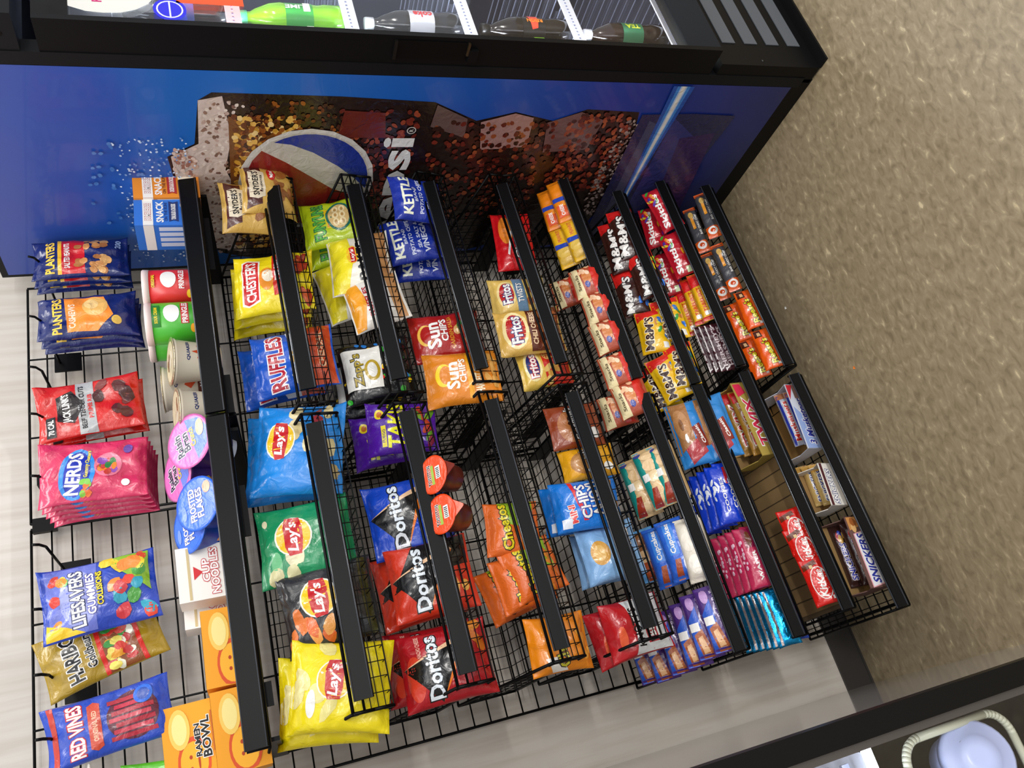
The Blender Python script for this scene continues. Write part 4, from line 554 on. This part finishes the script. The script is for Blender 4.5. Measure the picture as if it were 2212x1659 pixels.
for k in range(1, 10):
    for sec in (0, 1):
        side = ('left', 'right')[sec]; z = RZ[k]; y = RY[k]; seg = lambda p, q, r=.0011, n=4: mb.seg(p, q, r, blk, n)
        if 2 <= k <= 5:
            x0, x1 = ((.05, .612), (.637, 1.222))[sec]; rx0, rx1 = ((.068, .585), (.66, 1.178))[sec]
            root = empty('wire_basket', (x0, 0, z-.1), 'black wire basket, %s row down, %s half of the rack' % (ordn[k], side), 'wire basket', 'wire baskets in the middle rows'); root.location = (0, 0, 0)
            F = (y+.013, z+.007); B = (-.014, z+.103); FB = (-.385, z-.064); BB = (-.02, z-.03)
            mb = MB()
            for x in (x0, x1): mb.path([(x, B[0], B[1]), (x, F[0], F[1]), (x, F[0]+.006, z-.03), (x, FB[0], FB[1]), (x, BB[0], BB[1]), (x, B[0], B[1])], .0032, blk, 6)
            mb.seg((x0, B[0], B[1]), (x1, B[0], B[1]), .003, blk, 6); mb.seg((x0, F[0], F[1]), (x1, F[0], F[1]), .0032, blk, 6); mb.seg((x0, F[0]+.003, F[1]-.02), (x1, F[0]+.003, F[1]-.02), .0025, blk, 6)
            mb.build('rim_frame', root); mb = MB(); n = 22
            for i in range(n+1):
                x = x0+(x1-x0)*i/n; seg((x, F[0]+.004, z-.012), (x, FB[0], FB[1])); seg((x, FB[0], FB[1]), (x, BB[0], BB[1])); seg((x, BB[0], BB[1]), (x, B[0], B[1]))
            for j in range(10): t = j/9; seg((x0, FB[0]+(BB[0]-FB[0])*t, FB[1]+(BB[1]-FB[1])*t), (x1, FB[0]+(BB[0]-FB[0])*t, FB[1]+(BB[1]-FB[1])*t), .0015)
            for j in range(1, 6): t = j/6; seg((x0, BB[0]+(B[0]-BB[0])*t, BB[1]+(B[1]-BB[1])*t), (x1, BB[0]+(B[0]-BB[0])*t, BB[1]+(B[1]-BB[1])*t))
            for j in range(0, 5): t = j/4; seg((x0, F[0]+.004+(FB[0]-F[0])*t, z-.012+(FB[1]-z+.012)*t), (x1, F[0]+.004+(FB[0]-F[0])*t, z-.012+(FB[1]-z+.012)*t))
            for x in (x0, x1):
                for j in range(1, 13):
                    t = j/13; a = (F[0]+(B[0]-F[0])*t, F[1]+(B[1]-F[1])*t); yb = FB[0]+(BB[0]-FB[0])*t; seg((x, a[0], a[1]), (x, yb, FB[1]+(BB[1]-FB[1])*t))
                for j in range(1, 4): t = j/4; seg((x, F[0]+(FB[0]-F[0])*t, F[1]+(FB[1]-F[1])*t), (x, B[0]+(BB[0]-B[0])*t, B[1]+(BB[1]-B[1])*t))
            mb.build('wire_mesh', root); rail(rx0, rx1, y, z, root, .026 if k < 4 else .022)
            for x in (x0+.02, x1-.02): mb = MB(); arm(mb, x, -.002, BB[1]-.004, -.33, FB[1]+.004, .05, .012); mb.build('support_arm', root)
        else:
            x0, x1 = {1: ((.037, .636), (.645, 1.2)), 6: ((-.014, .562), (.603, 1.195)), 7: ((-.014, .588), (.594, 1.194)), 8: ((.012, .606), (.625, 1.221)), 9: ((-.014, .58), (.608, 1.197))}[k][sec]
            if k == 1 and sec: x1 = 1.226
            root = empty('wire_shelf', (0, 0, 0), '%s wire shelf, %s row down, %s half of the rack' % ('flat black' if k == 1 else 'slanted black', ordn[k], side), 'shelf', 'wire shelves with price rails')
            zf, zb = (z-.036, z-.036) if k == 1 else (z-.040, z-.040+(.27 if k < 8 else .12)*.32); yf = y+.012; yb = -.012
            mb = MB(); n = 26
            mb.path([(x0, yb, zb), (x0, yf, zf), (x1, yf, zf), (x1, yb, zb), (x0, yb, zb)], .003, blk, 6)
            for i in range(1, n): x = x0+(x1-x0)*i/n; seg((x, yf, zf), (x, yb, zb), .0014); seg((x, yf, zf), (x, yf+.001, z-.004), .0013)
            for j in range(1, 12): t = j/12; seg((x0, yf+(yb-yf)*t, zf+(zb-zf)*t-.002), (x1, yf+(yb-yf)*t, zf+(zb-zf)*t-.002), .0018)
            for x in (x0, x1): seg((x, yf, zf), (x, yf, z), .0028, 6)
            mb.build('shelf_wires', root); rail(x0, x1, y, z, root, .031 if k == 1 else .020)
            for x in (x0+.012, x1-.012): mb = MB(); arm(mb, x, -.002, zb-.004, yf+.03, zf-.004, .04, .014); mb.build('support_arm', root)
            if k == 1:
                for a, b_ in (((.4, .5), (.1, .14)), ((.655, .74), (1.0, 1.14)))[sec]: mb = MB(); mb.box(a, y+.03, z-.052, b_, y+.034, z-.036, blk); mb.build('stiffener_bar', root)
mb = MB(); cb = ramp_mat('corrugated_card', .8, [(.4, '6e5636'), (.6, '80663f')], 8, stretch=(1, 1, 1))
for i in range(17): mb.box(.03+i*.033, -.30, 0, .06+i*.033, -.04, .002, cb)
mb.box(.02, -.30, -.003, .59, -.04, 0, M('4a3a26', 'paper')); o = tag(mb.build('cardboard_liner'), 'brown ribbed cardboard liner on the eighth shelf down, left half', 'cardboard'); o.matrix_world = Matrix.Translation((0, -.02, .3065))@Matrix.Rotation(math.atan(.12), 4, 'X')
# ---------------------------------------------------------------- goods
for p in P_: place(*p)
# ---------------------------------------------------------------- right cooler (blue side panel)
XC = 1.240; YF = -.737; bk = M('0b0b0c', 'powder'); bk2 = M('131416', 'powder')
co = empty('drinks_cooler', (0, 0, 0), 'tall black drinks cooler with a blue printed side panel and glass door', 'cooler')
XR = 2.0
mb = MB()
mb.box(XC, -.69, .03, XC+.03, -.04, 1.955, bk2)          # side wall
mb.box(XC+.03, -.06, .03, XR, -.04, 1.955, M('3c3e44', 'plastic')); mb.box(XR-.03, -.69, .03, XR, -.06, 1.955, bk2)
mb.box(XC+.03, -.69, 1.85, XR, -.06, 1.955, bk2); mb.box(XC+.03, -.69, .03, XR, -.06, .30, bk2)
mb.box(XC, -.70, 0, XC+.02, -.05, .03, bk); mb.box(XC-.001, -.705, .03, XC, -.05, .052, bk)
mb.box(XC-.002, -.705, .03, XC+.03, -.675, 1.955, bk2)
mb.build('cabinet', co)
blue = bpy.data.materials.new('printed_blue'); blue.use_nodes = True; nt = blue.node_tree; b = nt.nodes['Principled BSDF']
tc = nt.nodes.new('ShaderNodeTexCoord'); sp = nt.nodes.new('ShaderNodeSeparateXYZ'); nt.links.new(tc.outputs['Object'], sp.inputs[0])
cr = nt.nodes.new('ShaderNodeValToRGB'); els = cr.color_ramp.elements; els[0].position = 0; els[0].color = lin('14204f'); els[1].position = 1; els[1].color = lin('3d4796')
for p, h in ((.12, '1c2a72'), (.3, '16368e'), (.5, '1050a8'), (.72, '1464b8'), (.85, '1e4ea6')): e = els.new(p); e.color = lin(h)
n1 = nt.nodes.new('ShaderNodeTexNoise'); n1.inputs['Scale'].default_value = 3; ad = nt.nodes.new('ShaderNodeMath'); ad.operation = 'MULTIPLY_ADD'; ad.inputs[1].default_value = .5; ml = nt.nodes.new('ShaderNodeMath'); ml.operation = 'MULTIPLY_ADD'; ml.inputs[1].default_value = .18; 
nt.links.new(tc.outputs['Object'], n1.inputs['Vector']); nt.links.new(sp.outputs['Z'], ad.inputs[0]); ad.inputs[2].default_value = -.09; nt.links.new(n1.outputs['Fac'], ml.inputs[0]); nt.links.new(ad.outputs[0], ml.inputs[2]); nt.links.new(ml.outputs[0], cr.inputs[0]); nt.links.new(cr.outputs[0], b.inputs['Base Color']); b.inputs['Roughness'].default_value = .3; b.inputs['Coat Weight'].default_value = .2
mb = MB(); mb.box(XC-.002, -.676, .052, XC, -.052, 1.94, blue); PX = XC-.002
art = []
def outline(sc): return [('p', [(.6, 1.487), (.621, 1.46), (.617, 1.2), (.606, .992), (.552, .881), (.58, .79), (.554, .686), (.592, .606), (.585, .46), (.42, .42), (.2, .43), (.07, .48), (.05, .6), (.1, .684), (.06, .79), (.09, .88), (.034, 1.0), (.04, 1.3), (.1, 1.46), (.15, 1.49), (.3, 1.5), (.38, 1.55), (.442, 1.557), (.48, 1.5)], sc)]
art += outline('1a0c09')
rg = random.Random(5)
art += [('p', [(.6, 1.487), (.612, 1.44), (.5, 1.425), (.4, 1.44), (.25, 1.39), (.1, 1.4), (.12, 1.47), (.3, 1.49), (.38, 1.545), (.442, 1.55), (.48, 1.492)], 'c4b2aa')]
def spots(n, x0, x1, z0, z1, r, cols): 
    art.append(('b', n*2, x0, z0, x1, z1, r, r*.8, cols))
spots(170, .1, .6, 1.40, 1.485, .005, ['c9b6ac', '8a6a5c', 'd8cac0', '6e5048', 'b49a90'])
spots(25, .38, .47, 1.5, 1.545, .006, ['c9a694', '9a6a5c', 'd8c0b4'])
art.append(('p', [(.56, 1.43), (.3, 1.43), (.2, 1.36), (.3, 1.3), (.5, 1.3)], '6a3c14'))
spots(360, .12, .56, 1.28, 1.42, .008, ['b8862c', '8a4a18', 'd8a850', '5a240c', '3a1408', 'e0c080'])
spots(60, .45, .6, 1.2, 1.4, .006, ['8a4a18', '5a240c', '3a1408'])
spots(150, .25, .58, 1.02, 1.2, .008, ['5a1a10', '3a100a', '6e2416', '8a3a20'])
art.append(('p', [(.5, 1.2), (.58, 1.19), (.575, 1.1), (.5, 1.09)], '5e1c14'))
art.append(('p', [(.535, .99), (.6, .985), (.56, .905), (.5, .9)], '5a4644')); art.append(('p', [(.55, .87), (.578, .79), (.565, .74), (.47, .73), (.46, .85)], '9a7470'))
art.append(('p', [(.55, .7), (.585, .62), (.56, .55), (.46, .56), (.45, .68)], '6a4a48'))
spots(190, .2, .55, .66, .98, .008, ['5a1a10', '3a100a', '6e2416', '8a4424', '2a0e08'])
spots(150, .3, .58, .46, .64, .008, ['6e2416', '8a3a20', '9a4a28', '3a100a', '5a1a10'])
spots(90, .2, .56, .44, .49, .005, ['7a6a66', '9a8a84', '3a2c2a'])
for cx, cz, r1, c in ((.36, 1.258, .168, 'c4c0bc'), (.36, 1.258, .158, 'b8b2aa')): art.append(('e', cx, cz, r1, r1*.93, c))
def arc(cx, cz, r, a0, a1, n=14): return [(cx+r*math.cos(math.radians(a0+(a1-a0)*i/n)), cz+r*.93*math.sin(math.radians(a0+(a1-a0)*i/n))) for i in range(n+1)]
art.append(('p', arc(.36, 1.258, .152, 48, 250)+[(.31, 1.15), (.335, 1.2), (.38, 1.255), (.425, 1.31)], '7e1d1a'))
art.append(('p', arc(.36, 1.258, .152, 34, -100)+[(.365, 1.145), (.41, 1.19), (.455, 1.25), (.48, 1.3)], '1c2f86'))
art.append(('t', 'pepsi', .312, 1.045, .38, .095, 'd8d8d6', None, 0, 0)); art.append(('e', .524, 1.033, .011, .011, 'b8b4b0')); art.append(('e', .524, 1.033, .0085, .0085, '1a0c09')); art.append(('t', 'R', .524, 1.033, .008, .009, 'b8b4b0', None, 0, 0))
art.append(('p', [(.05, .43), (.58, .45), (.585, .3), (.58, .17), (.3, .2), (.05, .3)], '1f2148')); art.append(('p', [(.1, .4), (.56, .42), (.55, .395), (.1, .37)], '3c3f5c')); art.append(('p', [(.2, .34), (.57, .35), (.5, .25), (.2, .28)], '2e3068')); art.append(('p', [(.05, .22), (.5, .3), (.52, .2), (.2, .15)], '33204e'))
for w_, c in ((.03, '1c4a9c'), (.018, '3c7cc4'), (.009, 'a4b8d8'), (.005, 'd8d4cc')): art.append(('p', [(.05, .345), (.3, .366-w_*.3), (.672, .375-w_), (.672, .375+w_), (.3, .366+w_*.4), (.05, .347)], c))
spots(160, .08, .5, 1.5, 1.66, .0028, ['b8cce8', '7a9cd0', 'd8e4f4', '5a84c4'])
spots(12, .2, .5, 1.6, 1.75, .006, ['3a6cb4', '4a78bc'])
print_on(mb, art, 1, 1, lambda x, z, off: (PX-.0002-off*.35, -x, z), 'film', 3, 0)
o = mb.build('side_panel', co); o['label'] = 'blue printed panel with cola bottle and round emblem'
# front: header, door, grille
mb = MB(); mb.box(XC, YF, .005, XR, -.69, .30, bk)
for i in range(4):
    z = .268-i*.0665
    for xa in (XC+.075, XC+.39): mb.box(xa, YF-.002, z-.038, xa+.27, YF, z, M('50545a', 'paper'))
mb.seg((XC+.018, YF-.001, .172), (XC+.018, YF+.004, .172), .004, M('050505', 'plastic'), 8); mb.box(XC, YF-.03, .0, XR, YF, .006, bk)
mb.build('lower_grille', co)
mb = MB(); mb.box(XC, -.782, 1.775, XR, -.69, 2.02, bk2); mb.box(XC+.04, -.784, 1.79, XR-.04, -.782, 2.0, M('1a3ac0', 'plastic')); mb.seg((XC-.001, -.74, 1.8), (XC+.002, -.74, 1.8), .005, M('3a3a3a', 'metal'), 8); mb.build('header_panel', co)
mb = MB(); y0, y1 = -.775, -.70; z0, z1 = .32, 1.745
mb.box(XC, y0, z0, XC+.012, y1, z1, bk); mb.prism([(0, 0)]*0 or [(y0, z0), (y1, z0), (y1, z1), (y0, z1)], XR-.07, XR, bk)
v = []
def frame(mb, xa, xb, za, zb, w, ya, yb, m_):     # bevelled rectangular door frame sloping in to the glass
    O = [(xa, za), (xb, za), (xb, zb), (xa, zb)]; I = [(xa+w, za+w), (xb-w, za+w), (xb-w, zb-w), (xa+w, zb-w)]
    vs = [(x, ya, z) for x, z in O]+[(x, yb, z) for x, z in I]+[(x, yb+.03, z) for x, z in I]
    mb.add(vs, [(i, (i+1) % 4, 4+(i+1) % 4, 4+i) for i in range(4)]+[(4+i, 4+(i+1) % 4, 8+(i+1) % 4, 8+i) for i in range(4)], m_)
frame(mb, XC, XR, z0, z1, .052, y0, YF, bk2)
mb.box(XC+.004, -.70, z0+.01, XC+.02, -.688, z1-.01, M('2a2622', 'plastic'))
mb.box(XC-.006, -.765, .945, XC+.002, -.735, .95, M('6a5a44', 'metal')); mb.box(XC-.002, -.765, .95, XC-.0005, -.72, 1.1, M('060606', 'powder')); mb.box(XC-.006, -.765, 1.1, XC+.002, -.72, 1.106, M('3a3a38', 'metal')); mb.box(XC-.008, -.75, .925, XC, -.72, .945, bk)
door = mb.build('door', co)
mb = MB(); mb.box(XC+.05, YF+.002, z0+.05, XR-.05, YF+.008, z1-.05, M('f4f8ff', 'clear')); gl = mb.build('glass_pane', door)
gm = bpy.data.materials.new('door_glass'); gm.use_nodes = True; gnt = gm.node_tree; gb = gnt.nodes['Principled BSDF']; gb.inputs['Base Color'].default_value = (.9, .95, 1, 1); gb.inputs['Roughness'].default_value = .02; gb.inputs['Alpha'].default_value = .12
tr = gnt.nodes.new('ShaderNodeBsdfTransparent'); gy = gnt.nodes.new('ShaderNodeBsdfGlossy'); gy.inputs['Roughness'].default_value = .03; mx = gnt.nodes.new('ShaderNodeMixShader'); mx.inputs[0].default_value = .05
gnt.links.new(tr.outputs[0], mx.inputs[1]); gnt.links.new(gy.outputs[0], mx.inputs[2]); gnt.links.new(mx.outputs[0], gnt.nodes['Material Output'].inputs['Surface'])
gl.data.materials.clear(); gl.data.materials.append(gm)
def sticker(name, label, prims, cx, cz, hw, hh):
    mb = MB(); print_on(mb, prims, hw, hh, lambda x, z, off: (cx+x, YF+.0015-off, cz+z), 'paper', 2, 0); return tag(mb.build(name), label, 'sticker')
sticker('oval_sticker', 'white oval sticker with pink letters on the cooler glass', [('e', 0, 0, 1, 1, 'e8e8e2'), ('t', 'BUY', 0, .55, .9, .2, 'd02a78', None, 0, 0), ('t', 'RECYCLE', 0, .1, 1.2, .18, 'd02a78', None, 0, 0), ('e', .0, -.5, .3, .2, '2a8a8a'), ('e', 0, -.5, .2, .12, 'e8e8e2')], 1.385, 1.635, .075, .095)
sticker('blue_sticker', 'round blue sticker with a white ring on the cooler glass', [('e', 0, 0, 1, 1, '2a2ae0'), ('e', 0, 0, .8, .8, 'e8ecff'), ('e', 0, 0, .7, .7, '2a2ae0'), ('r', -.7, -.05, .7, .05, 'e8ecff')], 1.33, 1.52, .03, .03)
sticker('orange_sticker', 'orange rectangular notice on the cooler glass', [('r', -1, -1, 1, 1, 'e8582a'), ('t', 'NOTICE', 0, .4, 1.4, .3, 'f4e8dc', None, 0, 0)], 1.41, 1.445, .06, .062)
mb = MB(); ln = M('3a3e50', 'plastic')
mb.box(XC+.031, -.68, .301, XC+.035, -.061, 1.849, ln); mb.box(XC+.035, -.068, .301, XR-.035, -.062, 1.849, M('15161f', 'plastic')); mb.box(XR-.036, -.68, .301, XR-.031, -.061, 1.849, ln); mb.box(XC+.035, -.68, .3, XR-.035, -.068, .304, ln)
mb.build('inner_liner', co)
SZ = [1.40, 1.155, .88, .6, .325]
for z in SZ:
    mb = MB(); wt = M('e6e9f2', 'plastic'); mb.box(XC+.037, -.66, z-.018, XR-.037, -.656, z+.012, wt)
    for i in range(60): mb.box(XC+.045+i*.0115, -.6612, z-.004, XC+.049+i*.0115, -.66, z, M('7a80a0', 'plastic'))
    for i in range(20): x = XC+.045+i*.036; mb.seg((x, -.656, z), (x, -.08, z), .0016, M('9aa2bc', 'plastic'), 4)
    for i in range(8): x = XC+.045+i*.073; mb.box(x-.001, -.655, z, x+.001, -.1, z+.03, M('dfe6f4', 'clear'))
    mb.build('cooler_shelf', co)
mb = MB(); led = emit('led_white', (.78, .86, 1), 12); mb.box(XC+.037, -.675, .33, XC+.045, -.667, 1.72, led); mb.box(XR-.045, -.675, .33, XR-.037, -.667, 1.72, led); mb.build('led_strip', co)
lamp('cooler_lamp', (1.62, -.60, 1.80), .5, 8, (.85, .9, 1), sy=.06)
lamp('cooler_lamp', (1.285, -.66, 1.0), 1.2, 11, (.85, .9, 1), rot=(0, -math.pi/2, 0), sy=.02)
def bottle(cx, z, liquid, capc, art, label, group, h=.225, r=.034, cy=-.622):
    e = empty('drink_bottle', (cx, cy, z), label, 'bottle', group)
    mb = MB(); mb.lathe([(r*.8, 0), (r, .008), (r, h*.18), (r*.93, h*.24), (r*.96, h*.3), (r*.96, h*.55), (r, h*.6), (r*.9, h*.7), (r*.55, h*.83), (r*.36, h*.88), (r*.36, h*.93)], M(liquid, 'gloss'), 24); body = mb.build('bottle_body', e)
    mb = MB(); mb.lathe([(r*.42, h*.91), (r*.42, h*.985), (r*.38, h)], M(capc, 'plastic'), 18); mb.build('cap', e)
    mb = MB(); mb.lathe([(r*.985, h*.3), (r*.985, h*.56)], M(art[0], 'plastic'), 24, caps=False)
    print_on(mb, art[1], r*1.2, h*.13, lambda x, zz, off: ((r+off)*math.sin(x/r), -(r+off)*math.cos(x/r), zz+h*.43), 'plastic', 1, .008); mb.build('label', e); return e
names = ['nearest the door edge', 'second from the door edge', 'third from the door edge']
for i in range(3):
    x = 1.318+i*.073; n_ = names[i]
    bottle(x, 1.405, '14161c' if i else '2a3034', '2f8f5a' if i == 0 else '20242c', ('2a4a8a', []), 'dark drink bottle on the highest visible cooler shelf, '+n_, 'dark bottles up high')
    bottle(x, 1.160, '7ec81a', '5fd09a', ('2f9a3a' if i else 'a8f018', [('t', 'LIME', 0, .3, 1.0, .4, 'f0f8e8', None, 90, 0), ('r', -.3, -.8, .4, -.3, 'f0f8e8')]), 'bright green soda bottle, '+n_, 'green soda bottles')
    bottle(x, .885, '141416', 'c8ccd4', ('c8ccd6', [('t', 'coke', .0, -.1, 1.1, .7, 'd82a2a', None, 90, 0)]), 'dark diet cola bottle with silver label, '+n_, 'diet cola bottles')
    bottle(x, .605, '100c0e', '141414', ('141214', [('p', [(-.6, .2), (.6, .5), (.7, -.5), (-.5, -.3)], '8ad828' if i % 2 else 'e8402a'), ('t', 'REIGN', 0, -.1, 1.0, .4, 'f08a2a', None, 90, 0)]), 'black drink bottle with neon label patch, '+n_, 'black energy drinks')
    bottle(x, .330, '1c0e0c', 'e0e2ec', ('2f6a4a' if i != 1 else 'c8c8c0', [('t', 'TEA', 0, 0, 1.0, .5, 'c8d83a', None, 90, 0)]), 'brown tea bottle with green label low in the cooler, '+n_, 'tea bottles')
# ---------------------------------------------------------------- left cooler (only its glossy side edge and door corner show)
XL = -.1535; YL = -.877
lc = empty('glass_door_freezer', (0, 0, 0), 'black framed cooler cut off at the frame edge, with a glossy pale side', 'cooler')
sm = bpy.data.materials.new('polished_side'); sm.use_nodes = True; sb = sm.node_tree.nodes['Principled BSDF']; sb.inputs['Base Color'].default_value = lin('b4b0ac'); sb.inputs['Metallic'].default_value = .4; sb.inputs['Roughness'].default_value = .12
mb = MB(); mb.box(XL-.7, YL+.05, .0, XL-.004, WY-.01, 1.95, M('1a1a1c', 'plastic')) if False else None
mb.box(XL-.01, YL+.045, 0, XL, WY-.008, 1.95, sm); mb.box(XL-.7, -.06, 0, XL-.01, WY-.008, 1.95, M('1a1a20', 'plastic')); mb.box(XL-.7, YL+.045, 0, XL-.01, -.06, .28, bk); mb.box(XL-.7, YL+.045, 1.8, XL-.01, -.06, 1.95, bk); mb.box(XL-.7, YL+.045, .28, XL-.69, -.06, 1.8, bk); mb.build('cabinet', lc)
mb = MB(); xa = XL-.68
mb.box(XL-.031, YL, .2, XL, YL+.045, 1.85, bk); mb.box(xa, YL, .2, xa+.031, YL+.045, 1.85, bk); mb.box(xa, YL, 1.81, XL, YL+.045, 1.85, bk); mb.box(xa, YL, .2, XL, YL+.045, .25, bk)
mb.box(XL-.042, YL+.012, .25, XL-.031, YL+.04, 1.81, M('4a4644', 'plastic')); d = mb.build('door', lc)
mb = MB(); mb.box(xa+.03, YL+.02, .25, XL-.042, YL+.024, 1.81, gm); mb.build('glass_pane', d)
mb = MB(); mb.box(XL-.68, YL+.07, .74, XL-.05, -.08, .75, M('c8ccd8', 'plastic')); mb.box(XL-.68, YL+.06, .745, XL-.045, YL+.068, .757, led)
for i in range(9): mb.box(XL-.68, YL+.1+i*.03, .76+i*.012, XL-.06, YL+.106+i*.03, .772+i*.012, M('8a90a4', 'plastic'))
mb.build('lit_shelf', lc)
lamp('freezer_lamp', (XL-.2, YL+.12, 1.2), .25, .7, (.85, .9, 1))
def ring(mb, pts, r, m_, n=8):
    for a, b_ in zip(pts, pts[1:]+pts[:1]): mb.seg(a, b_, r, m_, n)
rr = []; cx, cz, hx, hz, rad = XL-.16, .60, .105, .10, .035
for qx, qz, a0 in ((1, 1, 0), (-1, 1, 90), (-1, -1, 180), (1, -1, 270)):
    for i in range(10): t = math.radians(a0+i*10); rr.append((cx+qx*(hx-rad)+rad*math.cos(t), YL+.06, cz+qz*(hz-rad)+rad*math.sin(t)))
mb = MB(); ring(mb, rr, .006, M('c9ccb8', 'plastic')); mb.build('rounded_liner_trim', lc)
tub = empty('white_tub', (XL-.115, YL+.13, .555), 'white plastic tub with a ridged lid behind the freezer glass', 'tub')
mb = MB(); wp = M('b4c0ea', 'plastic'); mb.lathe([(.036, 0), (.042, .004), (.046, .06), (.044, .065)], wp, 32); mb.build('tub_body', tub)
mb = MB(); mb.lathe([(.049, .063), (.050, .08), (.046, .084), (.03, .084), (.028, .09), (.012, .09)], wp, 32)
for i in range(3): a_ = 2.1*i+.5; mb.lathe([(.007, .084), (.007, .088)], M('9aa0b8', 'plastic'), 12, .037*math.cos(a_)*.6, .037*math.sin(a_)*.6)
mb.build('tub_lid', tub)
tub.rotation_euler = (math.radians(70), 0, math.radians(10))

for x, y, z, h, lab in ((0.822, -0.271, .0005, 'e8e6e0', 'tiny white paper scrap on the floor just in front of the rack', ), (0.558, -0.393, .0005, 'e07a2a', 'tiny orange crumb on the floor farther from the rack', )):
    mb = MB(); mb.add([(-.004, -.002, .0005), (.003, -.003, .0012), (.005, .002, .0005), (-.002, .004, .0015)], [(0, 1, 2, 3)], M(h, 'paper')); mb.add([(-.003, -.002, 0), (.003, -.002, 0), (.004, .002, 0), (-.002, .003, 0)], [(3, 2, 1, 0)], M(h, 'paper'))
    o = mb.build('scrap'); o.location = (x, y, z); tag(o, lab, 'litter')
